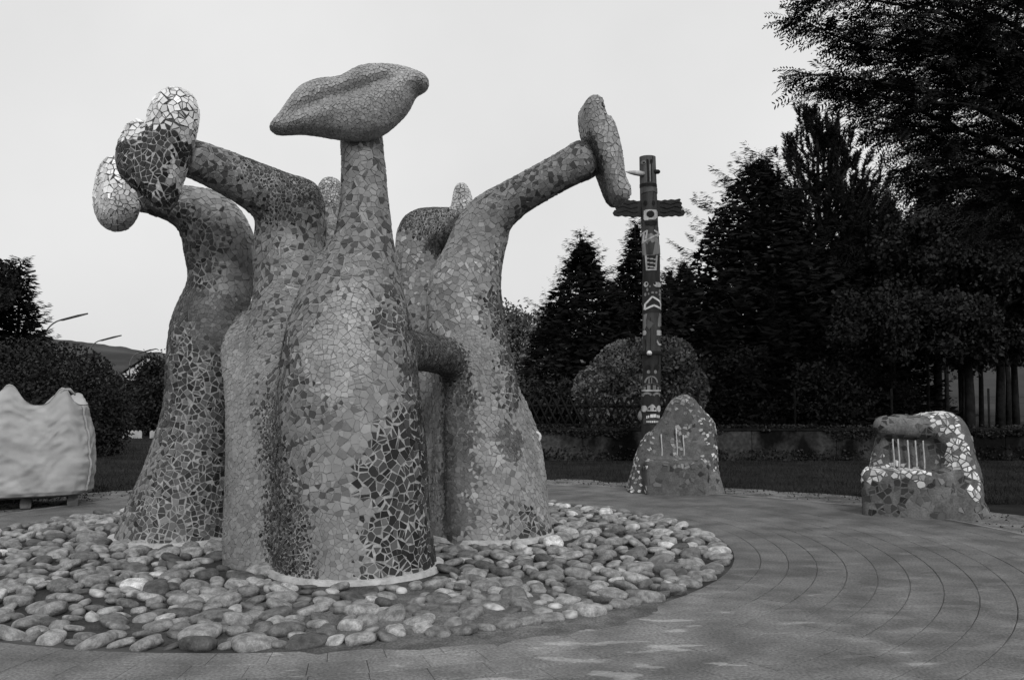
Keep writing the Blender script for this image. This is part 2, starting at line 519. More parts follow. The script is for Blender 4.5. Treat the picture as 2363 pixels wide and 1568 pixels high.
def shards(V, Q, A, zmin=0.02, scale=1.0, jit=0.0):
    """broken tiles covering a surface; returns list of (ring points, normal, tone, style)"""
    T = np.vstack([Q[:, [0, 1, 2]], Q[:, [0, 2, 3]]])
    N = vnormals(V, Q)
    a, b, c = V[T[:, 0]], V[T[:, 1]], V[T[:, 2]]
    ar = 0.5 * np.linalg.norm(np.cross(b - a, c - a), axis=1)
    area = ar.sum()
    cum = np.cumsum(ar)
    kc = style_at((a + b + c) / 3, A, jit)
    seeds, norms, keys = [], [], []
    for s in np.unique(kc):
        sp = STY[KEYS[s]][0] * scale
        w = np.where(kc == s, ar, 0)
        n = int(w.sum() / (sp * sp) * 4) + 20
        cw = np.cumsum(w)
        t = np.searchsorted(cw, rng.random(n) * cw[-1])
        t = np.minimum(t, len(T) - 1)
        u, v = rng.random(n), rng.random(n)
        fl = u + v > 1
        u[fl], v[fl] = 1 - u[fl], 1 - v[fl]
        P = a[t] + u[:, None] * (b[t] - a[t]) + v[:, None] * (c[t] - a[t])
        NN = N[T[t, 0]] * (1 - u - v)[:, None] + N[T[t, 1]] * u[:, None] + N[T[t, 2]] * v[:, None]
        k = poisson(P, sp * 0.78)
        seeds.append(P[k]); norms.append(NN[k]); keys.append(np.full(len(k), s))
    P = np.vstack(seeds); N2 = np.vstack(norms); K = np.concatenate(keys)
    N2 /= np.linalg.norm(N2, axis=1)[:, None]
    kd = KDTree(len(P))
    for i, p in enumerate(P): kd.insert(p, i)
    kd.balance()
    out = []
    Pl = [Vector(p) for p in P]; Nl = [Vector(n) for n in N2]
    R = np.random.default_rng(11)
    for i in range(len(Pl)):
        p, n = Pl[i], Nl[i]
        if p.z < zmin: continue
        sp, gap, tone, spread, pod, odd, _, cov, cut = STY[KEYS[K[i]]]
        sp *= scale
        ang = ANG.get(KEYS[K[i]], 0.45)
        gap *= 0.35 + 0.8 * R.random()
        if cov < 1 and R.random() > cov: continue
        e1 = n.cross(Vector((0, 0, 1)))
        if e1.length < 0.1: e1 = n.cross(Vector((1, 0, 0)))
        e1.normalize()
        e2 = n.cross(e1)
        h = 1.15 * sp
        th = R.random() * 1.57
        cs, sn = math.cos(th) * h, math.sin(th) * h
        poly = [(cs, sn), (-sn, cs), (-cs, -sn), (sn, -cs)]
        for co, j, dist in kd.find_n(p, 16):
            if j == i or n.dot(Nl[j]) < 0.1: continue
            q = co - p
            x, y = q.dot(e1), q.dot(e2)
            l = math.hypot(x, y)
            if l < 1e-5: continue
            poly = clip(poly, x / l, y / l, l * 0.5 - gap * 0.5)
            if len(poly) < 3: break
        if len(poly) < 3: continue
        pieces = [poly]
        if R.random() < cut:
            an = R.random() * 6.283
            ca, sa = math.cos(an), math.sin(an)
            o = (R.random() - 0.5) * sp * 0.6
            pieces = [clip(poly, ca, sa, o - gap * 0.4), clip(poly, -ca, -sa, -o - gap * 0.4)]
        for pc in pieces:
            if len(pc) < 3: continue
            q = []
            for k in range(len(pc)):
                x, y = pc[k]; x0, y0 = pc[k - 1]
                if (x - x0) ** 2 + (y - y0) ** 2 > (0.24 * sp) ** 2: q.append((x, y))
            if len(q) < 3: continue
            if ang and len(q) > 3 and R.random() < ang:
                # hand-broken shards: few corners, uneven mortar round them
                m = 3 if R.random() < 0.16 else (4 if R.random() < 0.68 else 5)
                while len(q) > m:
                    ar_ = [abs((q[k][0] - q[k - 1][0]) * (q[(k + 1) % len(q)][1] - q[k - 1][1]) - (q[(k + 1) % len(q)][0] - q[k - 1][0]) * (q[k][1] - q[k - 1][1])) for k in range(len(q))]
                    q.pop(ar_.index(min(ar_)))
            A2 = 0.5 * abs(sum(q[k - 1][0] * q[k][1] - q[k][0] * q[k - 1][1] for k in range(len(q))))
            if A2 < 0.05 * sp * sp: continue
            t = odd if R.random() < pod else tone + R.normal() * spread
            t = max(0.012, t * (1 + 0.1 * R.normal()))
            tl = (R.normal() * 0.05, R.normal() * 0.05)
            hh = 0.004 + 0.003 * R.random()
            ring = [p + e1 * x + e2 * y + n * (hh + tl[0] * x + tl[1] * y) for x, y in q]
            out.append((ring, n, t, K[i], A2))
    return out
def tile_mesh(lst):
    V, L, S, T = [], [], [], []
    for ring, n, t, k, A2 in lst:
        m = len(ring); b = len(V)
        V += [tuple(p) for p in ring] + [tuple(p - n * 0.014) for p in ring]
        T += [t] * (2 * m)
        S.append(len(L)); L += list(range(b, b + m))
        for i in range(m):
            j = (i + 1) % m
            S.append(len(L)); L += [b + j, b + i, b + i + m, b + j + m]
    return V, L, S, T
CAMP = Vector((0, 0, EYE))
def lay_tiles(lists, parents, bvh, limit=300, mats=None):
    """lists[i] are the shards of parents[i]; the ones that show largest become single tiles"""
    cand = []
    for pi, lst in enumerate(lists):
        for ti, (ring, n, t, k, A2) in enumerate(lst):
            c = sum(ring, Vector()) / len(ring)
            v = CAMP - c
            d = v.length
            cs = n.dot(v) / d
            if cs > 0.1: cand.append((A2 * cs / d / d, pi, ti, c, n))
    cand.sort(key=lambda x: -x[0])
    single = [set() for _ in lists]
    cnt = 0
    for s, pi, ti, c, n in cand:
        if cnt >= limit: break
        o = c + n * 0.02
        v = CAMP - o
        hit = bvh.ray_cast(o, v.normalized(), v.length)
        if hit[0] is None:
            single[pi].add(ti); cnt += 1
    for pi, lst in enumerate(lists):
        par = parents[pi]
        m = (mats or {}).get(pi, M_TILE)
        rest = [s for i, s in enumerate(lst) if i not in single[pi]]
        if rest:
            V, L, S, T = tile_mesh(rest)
            o = obj('mosaic_shards', V, None, m, par, None, False, T, L, S)
            tag(o, kind='stuff')
        for i in sorted(single[pi]):
            V, L, S, T = tile_mesh([lst[i]])
            obj('tile', V, None, m, par, None, False, T, L, S)
def grout_tone(V, A):
    k = style_at(V, A, 0.01)
    g = np.array([STY[q][6] for q in KEYS])
    return g[k]

# ================================================================== the setting
PC = np.array([-1.76, 9.12]); R_BED = 3.84
def ground_disc(name, r0, r1, z, mat_, n=96, kind='structure', zfun=None):
    return None
V = [(0, 0, -0.03)]
RR = [3, 8, 14, 20, 30, 50, 90, 160, 300, 600, 1200, 2500]
NA = 72
for r in RR:
    for k in range(NA):
        a = 2 * math.pi * k / NA
        V.append((r * math.cos(a), r * math.sin(a), -0.03))
Fq, Lq, Sq = [], [], []
for k in range(NA):
    Sq.append(len(Lq)); Lq += [0, 1 + k, 1 + (k + 1) % NA]
for i in range(len(RR) - 1):
    for k in range(NA):
        a0 = 1 + i * NA + k; a1 = 1 + i * NA + (k + 1) % NA
        Sq.append(len(Lq)); Lq += [a0, a0 + NA, a1 + NA, a1]
ground = obj('lawn', V, None, M_LAWN, loops=Lq, starts=Sq)
tag(ground, 'dark mown lawn around the paved circle', kind='structure')

RT = [(-180, 4.75), (-160, 5.2), (-130, 7), (-90, 9.2), (-45, 8.2), (-15, 7.35), (5, 7.05), (20, 6.9), (45, 6.05), (70, 5.75), (100, 5.6), (130, 5.1), (160, 4.7), (180, 4.75)]
def rout(th):
    d = (math.degrees(th) + 180) % 360 - 180
    return float(np.interp(d, [a for a, _ in RT], [b for _, b in RT]))
def ring_sheet(name, fin, fout, z, mat_, n=240, rows=1, zn=0.0):
    V, Fc = [], []
    for k in range(n):
        th = 2 * math.pi * k / n
        a, b = fin(th), fout(th)
        for j in range(rows + 1):
            r = a + (b - a) * j / rows
            V.append((PC[0] + r * math.cos(th), PC[1] + r * math.sin(th), z + zn * mnoise.noise(Vector((r * math.cos(th) * 2, r * math.sin(th) * 2, 0)))))
    m = rows + 1
    for k in range(n):
        k2 = (k + 1) % n
        for j in range(rows):
            Fc.append((k * m + j, k * m + j + 1, k2 * m + j + 1, k2 * m + j))
    o = obj(name, V, Fc, mat_)
    return tag(o, kind='structure')
def gout(th):
    c, s_ = math.cos(th), math.sin(th)
    return rout(th) + 1.15 + 0.35 * mnoise.noise(Vector((c * 9, s_ * 9, 1))) + 0.22 * mnoise.noise(Vector((c * 30, s_ * 30, 5)))
gravel = ring_sheet('gravel_strip', lambda t: rout(t) - 0.1, gout, -0.016, M_GRAVEL, 720)
paving = ring_sheet('paving', lambda t: R_BED - 0.1, rout, -0.0055, M_JOINT, 240)

# pavers laid in rings round the bed
pv_list = []
ringw = 0.232
k = 0
while True:
    r0 = R_BED + 0.03 + k * ringw
    if r0 > 9.2: break
    n = int(2 * math.pi * (r0 + ringw / 2) / 0.32)
    off = rng.random() * 6.28
    for i in range(n):
        a0 = off + 2 * math.pi * i / n; a1 = off + 2 * math.pi * (i + 1) / n
        am = (a0 + a1) / 2
        if r0 + ringw * 0.6 > rout(am): continue
        pv_list.append((r0 + 0.0028, r0 + ringw - 0.0028, a0 + 0.0012 / r0, a1 - 0.0012 / r0))
    k += 1
def paver_geo(r0, r1, a0, a1):
    cs = []
    b = 0.003
    dz = float(rng.normal(0, 0.0008)); tx, ty = rng.normal(0, 0.003, 2)
    for (ra, rb, c0, c1, z) in ((r0, r1, a0, a1, -0.05), (r0, r1, a0, a1, -0.0035), (r0 + b, r1 - b, a0 + 0.4 * b / r0, a1 - 0.4 * b / r0, 0.0)):
        for r, a in ((ra, c0), (rb, c0), (rb, c1), (ra, c1)):
            x, y = r * math.cos(a), r * math.sin(a)
            xm, ym = (r0 + r1) / 2 * math.cos((a0 + a1) / 2), (r0 + r1) / 2 * math.sin((a0 + a1) / 2)
            cs.append((PC[0] + x, PC[1] + y, z + dz + (tx * (x - xm) + ty * (y - ym) if z > -0.04 else 0)))
    fs = [(8, 9, 10, 11)]
    for l in (0, 4):
        for i in range(4):
            j = (i + 1) % 4
            fs.append((l + i, l + i + 4, l + j + 4, l + j)[::-1])
    return cs, fs
def px_of(x, y, z=0.0):
    dz = z - EYE
    fy = y * math.cos(PITCH) + dz * math.sin(PITCH)
    uz = -y * math.sin(PITCH) + dz * math.cos(PITCH)
    if fy < 0.2: return None
    return 512 + F_PX * x / fy, 339.5 - F_PX * uz / fy, fy
sand_lit_c = np.array([-0.35, 5.6])
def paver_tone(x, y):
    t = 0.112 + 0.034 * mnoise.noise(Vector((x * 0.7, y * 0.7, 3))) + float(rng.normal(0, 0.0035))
    d = math.hypot((x - sand_lit_c[0]) / 1.9, (y - sand_lit_c[1]) / 1.1)
    return max(0.03, t + 0.085 * math.exp(-d * d))           # spilled sand by the bed, and stronger light near the viewer painted in
score = []
for i, (r0, r1, a0, a1) in enumerate(pv_list):
    am, rm = (a0 + a1) / 2, (r0 + r1) / 2
    x, y = PC[0] + rm * math.cos(am), PC[1] + rm * math.sin(am)
    p = px_of(x, y)
    vis = p is not None and -20 < p[0] < 1044 and 395 < p[1] < 700
    score.append((1 / p[2] ** 3 if vis else 0, i, x, y))
score.sort(reverse=True)
big = set(i for s_, i, x, y in score[:300] if s_ > 0)
RV, RF, RTn = [], [], []
for s_, i, x, y in score:
    vv, ff = paver_geo(*pv_list[i])
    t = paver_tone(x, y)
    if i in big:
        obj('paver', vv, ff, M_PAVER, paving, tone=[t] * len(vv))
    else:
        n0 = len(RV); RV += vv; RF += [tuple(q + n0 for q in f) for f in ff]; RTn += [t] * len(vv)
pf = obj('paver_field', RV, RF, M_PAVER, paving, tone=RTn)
tag(pf, kind='stuff')
# pale edging round the paving
mb = MB()
eg = []
NE = 200
V, Fc = [], []
for k in range(NE):
    th = 2 * math.pi * k / NE
    for dr, z in ((0.0, -0.05), (0.0, 0.004), (0.055, 0.004), (0.055, -0.05)):
        r = rout(th) + dr
        V.append((PC[0] + r * math.cos(th), PC[1] + r * math.sin(th), z))
for k in range(NE):
    k2 = (k + 1) % NE
    for j in range(3):
        Fc.append((k * 4 + j, k2 * 4 + j, k2 * 4 + j + 1, k * 4 + j + 1))
M_EDGE = mat('edging_concrete', 0.17, 0.9, 0.3, 3, 0.4, 60)
tag(obj('edging', V, Fc, M_EDGE, paving), 'thin pale concrete edging of the paved circle')

# far slope, meadow behind the trunks
def ridge(name, prof, y0, y1, mat_, steps=160, rough=1.0):
    """prof: (x, height) of the crest; slope from y0 up to y1 and down behind"""
    xs = np.linspace(prof[0][0], prof[-1][0], steps)
    hs = np.interp(xs, [p[0] for p in prof], [p[1] for p in prof])
    V, Fc = [], []
    rows = [(-0.05, 0), (0.12, 0.25), (0.4, 0.62), (0.7, 0.86), (1.0, 1.0), (1.5, 0.6), (2.2, -0.02)]
    for i, x in enumerate(xs):
        for j, (ty, th) in enumerate(rows):
            jit = rough * (mnoise.noise(Vector((x * 0.11, ty * 9, 0))) * 1.2 + mnoise.noise(Vector((x * 0.4, ty * 30, 4))) * 0.8) * th
            V.append((x, y0 + (y1 - y0) * ty, hs[i] * th + jit - 0.1))
    m = len(rows)
    for i in range(steps - 1):
        for j in range(m - 1):
            Fc.append((i * m + j, (i + 1) * m + j, (i + 1) * m + j + 1, i * m + j + 1))
    return tag(obj(name, V, Fc, mat_, smooth=True), kind='structure')
ridge('hill', [(-900, 90), (-520, 62), (-340, 41), (-285, 33.5), (-255, 29), (-225, 25), (-190, 23.5), (-120, 22), (40, 18), (300, 10), (700, 4)], 380, 620, M_HILL, 420, 1.6)
tag(bpy.data.objects['hill'], 'wooded hill far behind the hedge')
ridge('meadow', [(14, 0.0), (20, 3.2), (34, 4.4), (50, 5.0), (80, 5.5), (120, 5.0)], 46, 75, M_MEADOW, 80, 0.15)
tag(bpy.data.objects['meadow'], 'pale meadow beyond the tree trunks')

# ================================================================== the mosaic sculpture: implicit body
CH = {
 'F': [(822, 1365, 7.75, 188), (820, 1290, 7.75, 180), (816, 1200, 7.75, 173), (812, 1050, 7.75, 170), (806, 900, 7.75, 160), (806, 800, 7.75, 148), (812, 710, 7.75, 124), (820, 650, 7.75, 103), (834, 600, 7.75, 81), (839, 550, 7.75, 67), (841, 480, 7.75, 57), (839, 400, 7.75, 51), (834, 310, 7.75, 48)],
 'M': [(660, 1345, 8.2, 138), (655, 1100, 8.15, 126), (656, 940, 8.2, 110), (660, 800, 8.4, 92), (666, 690, 8.65, 80), (668, 560, 8.75, 78), (668, 500, 8.72, 77), (652, 470, 8.68, 70), (600, 436, 8.5, 58), (525, 399, 8.3, 50), (455, 370, 8.1, 45), (400, 355, 7.95, 42)],
 'Q': [(668, 580, 8.75, 76), (690, 500, 8.75, 56), (699, 456, 8.75, 43)],
 'C': [(954, 620, 11.2, 30), (956, 520, 11.15, 29), (1050, 514, 11.0, 27)],
 'L': [(405, 1285, 9.35, 140), (412, 1200, 9.35, 118), (432, 1100, 9.35, 97), (462, 950, 9.35, 82), (476, 830, 9.35, 88), (486, 750, 9.35, 86), (500, 690, 9.35, 74), (512, 640, 9.35, 74), (508, 570, 9.35, 80), (484, 512, 9.3, 70), (430, 478, 9.2, 50), (360, 460, 9.05, 37), (295, 450, 8.95, 33)],
 'P': [(576, 1322, 7.98, 48), (584, 1200, 7.95, 52), (586, 1100, 7.96, 50), (558, 960, 8.06, 33), (545, 870, 8.2, 29), (542, 805, 8.36, 31), (575, 755, 8.55, 38)],
 'R': [(1130, 1262, 9.6, 148), (1126, 1150, 9.6, 128), (1112, 1000, 9.6, 108), (1104, 900, 9.6, 94), (1086, 800, 9.6, 88), (1072, 710, 9.6, 88), (1074, 655, 9.6, 82), (1090, 600, 9.6, 70), (1108, 545, 9.6, 64), (1130, 500, 9.55, 55), (1185, 458, 9.45, 45), (1250, 420, 9.3, 42), (1315, 385, 9.2, 43), (1342, 371, 9.17, 47)],
 'G': [(1012, 1262, 9.95, 70), (1008, 1000, 10.0, 62), (1012, 870, 10.0, 60), (1030, 780, 10.0, 60)],
 'A': [(900, 805, 8.0, 50), (990, 812, 8.6, 44), (1060, 832, 9.15, 46), (1095, 845, 9.4, 56)],
 'E': [(1060, 850, 9.15, 40), (1058, 950, 9.14, 31), (1058, 1100, 9.12, 29), (1064, 1240, 9.08, 32)],
 'N': [(1238, 1225, 9.75, 30), (1230, 1120, 9.75, 32), (1218, 1010, 9.75, 27), (1200, 920, 9.72, 12)],
 'B': [(985, 1180, 11.3, 100), (980, 850, 11.3, 80), (985, 700, 11.3, 64), (984, 610, 11.3, 62), (986, 558, 11.2, 58), (1010, 538, 11.1, 48), (1055, 526, 11.0, 38), (1078, 505, 10.9, 30)],
 'D': [(765, 1180, 11.0, 90), (765, 800, 11.0, 60), (766, 600, 10.8, 40), (764, 520, 10.8, 34), (762, 470, 10.8, 26)],
}
STEM_OF = {'F': 'F', 'M': 'M', 'L': 'L', 'P': 'M', 'Q': 'M', 'C': 'B', 'R': 'R', 'G': 'R', 'A': 'A', 'E': 'R', 'N': 'R', 'B': 'B', 'D': 'D'}
CHS = {k: chain(v) for k, v in CH.items()}
H = 0.042
bmin = np.array([-4.3, 6.6, -0.2]); bmax = np.array([1.35, 12.6, 4.6])
nn = np.ceil((bmax - bmin) / H).astype(int) + 1
axs = [bmin[k] + H * np.arange(nn[k]) for k in range(3)]
FIELD = np.full(nn, 1e3)
for k_, S in CHS.items():
    pad = 0.3
    lo = np.maximum(np.floor(((S[:, :3] - S[:, 3:]).min(0) - pad - bmin) / H).astype(int), 0)
    hi = np.minimum(np.ceil(((S[:, :3] + S[:, 3:]).max(0) + pad - bmin) / H).astype(int), nn)
    P = np.stack(np.meshgrid(*[axs[q][lo[q]:hi[q]] for q in range(3)], indexing='ij'), -1)
    d = sd_chain(P.reshape(-1, 3), S).reshape(P.shape[:3])
    sub = FIELD[lo[0]:hi[0], lo[1]:hi[1], lo[2]:hi[2]]
    sub[...] = smin(sub, d, {'P': 0.12, 'M': 0.24, 'N': 0.05, 'A': 0.16, 'E': 0.07, 'Q': 0.1, 'C': 0.1}.get(k_, 0.2))
FIELD = np.maximum(FIELD, -(np.arange(nn[2]) * H + bmin[2] + 0.08)[None, None, :])
BV, BQ = nets(FIELD, bmin, H)
BV = relax(BV, BQ, 2)
def foot_dist(x, y):
    P = np.stack([np.atleast_1d(x), np.atleast_1d(y), np.full(np.size(x), 0.08)], 1)
    return np.min([sd_chain(P, S) for S in CHS.values()], axis=0)

# ================================================================== cobble bed
def bed_z(x, y):
    d = math.hypot((x - (-0.25)) / 1.5, (y - 6.1) / 0.8)
    e = math.exp(-d * d)
    r = math.hypot(x - PC[0], y - PC[1])
    z = -0.016 + 0.05 * e + 0.010 * mnoise.noise(Vector((x * 1.5, y * 1.5, 2)))
    if r > R_BED - 0.25:
        k = min(1.0, (r - R_BED + 0.25) / 0.65)
        out = -0.022 + 0.03 * math.exp(-(d * 0.62) ** 2) * (1 - k) + 0.016 * math.exp(-(d * 0.5) ** 2) + 0.008 * mnoise.noise(Vector((x * 4, y * 4, 7)))
        w = min(1.0, (r - R_BED + 0.25) / 0.3)
        z = z * (1 - w) + out * w
    return z
def bed_tone(x, y):
    d = math.hypot((x + 0.25) / 1.6, (y - 6.1) / 1.0)
    return 0.035 + 0.115 * math.exp(-d * d) + 0.012 * mnoise.noise(Vector((x * 3, y * 3, 8)))
V, Fc, T = [(PC[0], PC[1], bed_z(*PC))], [], [0.05]
nr, na = 44, 170
for i in range(1, nr + 1):
    for k in range(na):
        th = 2 * math.pi * k / na
        r = (R_BED + 0.4) * i / nr
        x, y = PC[0] + r * math.cos(th), PC[1] + r * math.sin(th)
        V.append((x, y, bed_z(x, y))); T.append(bed_tone(x, y))
L, S = [], []
for k in range(na):
    S.append(len(L)); L += [0, 1 + k, 1 + (k + 1) % na]
for i in range(nr - 1):
    for k in range(na):
        a0, a1 = 1 + i * na + k, 1 + i * na + (k + 1) % na
        S.append(len(L)); L += [a0, a0 + na, a1 + na, a1]
bed = obj('cobble_bed', V, None, M_BED, smooth=True, tone=T, loops=L, starts=S)
tag(bed, 'round bed of river cobbles under the mosaic sculpture', kind='structure')
# stone shapes
def stone_mesh(seed, sub=3):
    bm = bmesh.new()
    bmesh.ops.create_icosphere(bm, subdivisions=sub, radius=1.0)
    r = random.Random(seed)
    ex = [r.uniform(1.8, 3.6) for _ in range(3)]
    off = Vector((seed * 3.1, seed * 1.7, 0))
    for v in bm.verts:
        c = v.co.copy()
        m = (abs(c.x) ** ex[0] + abs(c.y) ** ex[1] + abs(c.z) ** ex[2]) ** (1 / 2.3)
        v.co = c / max(m, 0.2) * (1 + 0.2 * mnoise.noise(c * 0.8 + off) + 0.05 * mnoise.noise(c * 2.6 + off))
    me = bpy.data.meshes.new('cobble')
    bm.to_mesh(me); bm.free()
    me.polygons.foreach_set('use_smooth', np.ones(len(me.polygons), dtype=bool))
    return me
STONES = [stone_mesh(i) for i in range(14)]
STONE_LO = [stone_mesh(i, 2) for i in range(14)]
TONES = [0.07, 0.11, 0.14, 0.165, 0.185, 0.205, 0.23, 0.26, 0.30, 0.36, 0.5]
TW = [12, 14, 16, 16, 15, 13, 11, 8, 5, 3.5, 2]
SM = [mat('stone_%s' % 'abcdefghijk'[i], t, 0.65, 0.4, 18, 0.4, 60, spec=0.3, detail=9, grain=0.25, gscale=90) for i, t in enumerate(TONES)]
n = 9000
rr = R_BED * np.sqrt(rng.random(n)) - 0.02
th = rng.random(n) * 2 * math.pi
X = PC[0] + rr * np.cos(th); Y = PC[1] + rr * np.sin(th)
# an even outer row first
no = 150
to = np.linspace(0, 2 * math.pi, no, endpoint=False)
X = np.concatenate([PC[0] + (R_BED - 0.09) * np.cos(to), X]); Y = np.concatenate([PC[1] + (R_BED - 0.09) * np.sin(to), Y])
PXY = np.stack([X, Y, np.zeros_like(X)], 1)
big1 = [i for i in poisson(PXY[:1400], 0.215)]
kb_ = KDTree(len(big1))
for i in big1: kb_.insert(PXY[i], i)
kb_.balance()
rest_ = [i for i in range(len(PXY)) if kb_.find(PXY[i])[2] > 0.132]
keep = big1 + [rest_[i] for i in poisson(PXY[rest_], 0.113)]
bigset = set(big1)
fd = foot_dist(X, Y)
placed = []
for i in keep:
    if fd[i] < 0.095: continue
    x, y = float(X[i]), float(Y[i])
    sand = math.exp(-(((x + 0.15) / 1.25) ** 2 + ((y - 6.05) / 0.7) ** 2))
    if rng.random() < sand * 0.12: continue
    p = px_of(x, y)
    vis = p is not None and -30 < p[0] < 1054 and p[1] < 700
    a = rng.uniform(0.080, 0.106) if i in bigset else rng.uniform(0.05, 0.070)
    sc = (a * rng.uniform(1.0, 1.3), a * rng.uniform(0.78, 1.0), a * rng.uniform(0.36, 0.54))
    z = bed_z(x, y) + sc[2] * (0.42 - 0.52 * sand)
    rot = (rng.normal(0, 0.2), rng.normal(0, 0.2), rng.random() * 6.28)
    ti = int(rng.choice(len(TONES), p=np.array(TW) / sum(TW)))
    placed.append((a * a / p[2] ** 2 * (1 - 0.4 * sand) if vis else 0, x, y, z, sc, rot, ti, int(rng.integers(14))))
BEDBVH = BVHTree.FromPolygons([Vector(v) for v in BV], [list(map(int, q)) for q in BQ])
ranked = []
for q in placed:
    s_ = q[0]
    if s_ > 0:
        o = Vector((q[1], q[2], q[3] + 0.05)); v = CAMP - o
        if BEDBVH.ray_cast(o, v.normalized(), v.length)[0] is not None: s_ = 0
    ranked.append((s_,) + q[1:])
ranked.sort(key=lambda q: -q[0])
RV, RF, RTn = [], [], []
VARM = {}
for i, (s_, x, y, z, sc, rot, ti, mi) in enumerate(ranked):
    M4 = Matrix.LocRotScale(Vector((x, y, z)), __import__('mathutils').Euler(rot), Vector(sc))
    if i < 300 and s_ > 0:
        key = (ti, mi % 5)
        if key not in VARM:
            me = STONES[(ti * 3 + mi) % 14].copy(); me.materials.append(SM[ti]); VARM[key] = me
        o = bpy.data.objects.new('cobble', VARM[key])
        link(o, bed)
        o.matrix_basis = M4
    else:
        me = STONE_LO[mi]
        n0 = len(RV)
        RV += [tuple(M4 @ v.co) for v in me.vertices]
        RF += [tuple(k + n0 for k in p.vertices) for p in me.polygons]
        RTn += [TONES[ti]] * len(me.vertices)
cm = obj('cobble_mass', RV, RF, M_STONE, bed, smooth=True, tone=RTn)
tag(cm, kind='stuff')

# ================================================================== the mosaic sculpture: parts
SC_LOC = (PC[0] + 0.2, PC[1], 0.0)
sculpture = thing('mosaic_sculpture', SC_LOC, 'huge mosaic covered sculpture of tapering stems topped with lips and hearts', 'sculpture')
def dd(lst, d): return [(x, y, d, k) for x, y, k in lst]
BODY_A = anchors(
 dd([(440, 1180, 'dk'), (330, 1200, 'dk'), (300, 1235, 'md'), (420, 1050, 'dk'), (375, 1090, 'dk'), (345, 1085, 'md'), (460, 920, 'dk'), (430, 830, 'dk'), (410, 780, 'dk'), (480, 770, 'dm'), (450, 700, 'dm'), (520, 710, 'dm'), (460, 640, 'dk'), (470, 560, 'dk'), (445, 520, 'dk'), (550, 610, 'mp'), (540, 655, 'mp'), (560, 530, 'mp'), (520, 460, 'mp'), (470, 445, 'mp'), (380, 465, 'dk'), (310, 450, 'dk'), (500, 850, 'dk'), (490, 1040, 'dk'), (510, 1240, 'dk')], 8.95) +
 dd([(700, 500, 'mx'), (680, 620, 'mx'), (690, 560, 'mx'), (650, 540, 'mx'), (640, 420, 'fd'), (705, 420, 'fd'), (590, 385, 'fd'), (620, 480, 'fd'), (520, 370, 'md'), (440, 360, 'md'), (570, 440, 'md'), (590, 520, 'md'), (590, 600, 'md'), (610, 660, 'md'), (620, 730, 'md')], 8.2) +
 dd([(540, 770, 'sm'), (545, 850, 'sm'), (552, 930, 'sm'), (565, 1010, 'sm'), (585, 1100, 'sm'), (585, 1200, 'sm'), (580, 1290, 'sm')], 7.75) +
 dd([(625, 1000, 'fd'), (655, 1090, 'fd'), (680, 1180, 'fd'), (660, 1270, 'fd'), (730, 1290, 'fd'), (720, 1220, 'fd'), (655, 820, 'dk'), (640, 900, 'md'), (690, 880, 'dk'), (660, 960, 'md'), (700, 1000, 'md'), (720, 1070, 'md'), (604, 800, 'md'), (598, 860, 'md'), (602, 920, 'dk'), (612, 960, 'fd'), (636, 1040, 'fd'), (648, 1140, 'fd'), (640, 1230, 'fd')], 7.5) +
 dd([(780, 780, 'lt'), (730, 790, 'lt'), (800, 700, 'lt'), (760, 850, 'lt'), (810, 840, 'lt'), (780, 890, 'lt'), (690, 760, 'md'), (720, 690, 'md'), (770, 620, 'md'), (840, 600, 'md'), (850, 500, 'md'), (820, 430, 'md'), (850, 360, 'md'), (885, 650, 'md'), (900, 720, 'dk'), (920, 800, 'md'), (860, 860, 'mp'), (900, 890, 'mp'), (850, 950, 'mp'), (820, 1010, 'mp'), (775, 1010, 'mp'), (720, 940, 'md'), (760, 1080, 'mp'), (885, 990, 'db'), (930, 990, 'db'), (945, 900, 'dk'), (865, 1100, 'db'), (920, 1150, 'db'), (960, 1050, 'db'), (970, 1200, 'db'), (880, 1250, 'db'), (930, 1300, 'db'), (865, 1320, 'db'), (800, 1160, 'mp'), (795, 1280, 'sm'), (770, 1230, 'sm'), (740, 1130, 'md'), (950, 780, 'fk'), (958, 850, 'fk'), (945, 720, 'dk')], 7.25) +
 dd([(1030, 700, 'lw'), (1000, 745, 'lw'), (1060, 660, 'lw'), (1060, 730, 'lw'), (1110, 640, 'mp'), (1080, 560, 'mp'), (1120, 520, 'mp'), (1120, 580, 'lw'), (1200, 460, 'md'), (1300, 400, 'md'), (1350, 370, 'md'), (1145, 600, 'md'), (1150, 680, 'dk'), (1150, 760, 'dk'), (1165, 830, 'dk'), (1185, 920, 'dk'), (1090, 770, 'sm'), (1120, 800, 'sm'), (1110, 870, 'l2'), (1130, 950, 'l2'), (1125, 1050, 'l2'), (1115, 1150, 'l2'), (1185, 1020, 'dm'), (1180, 1100, 'mp'), (1225, 1210, 'dk'), (1180, 1200, 'md'), (1110, 1225, 'l2'), (1058, 900, 'fk'), (1057, 960, 'dm'), (1056, 1030, 'dm'), (1058, 1100, 'dm'), (1062, 1190, 'dm')], 8.95) +
 dd([(1020, 800, 'fk'), (1060, 830, 'fk'), (980, 810, 'fk')], 8.5) +
 dd([(1000, 920, 'l2'), (1010, 1050, 'l2'), (1010, 1160, 'l2'), (1015, 1225, 'sm')], 9.6) +
 dd([(1228, 1050, 'l2'), (1212, 970, 'l2'), (1240, 1150, 'l2')], 9.5) +
 dd([(940, 570, 'lw'), (950, 640, 'lw'), (985, 510, 'fd'), (1020, 550, 'fk'), (1030, 600, 'fk'), (985, 610, 'mp'), (990, 670, 'md'), (765, 540, 'md'), (765, 600, 'mp')], 10.6))
names = list(CHS)
qc = BV[BQ].mean(1)
own = np.argmin([sd_chain(qc, CHS[k_]) for k_ in names], axis=0)
own = np.array([STEM_OF[names[i]] for i in own])
gt = grout_tone(BV, BODY_A)
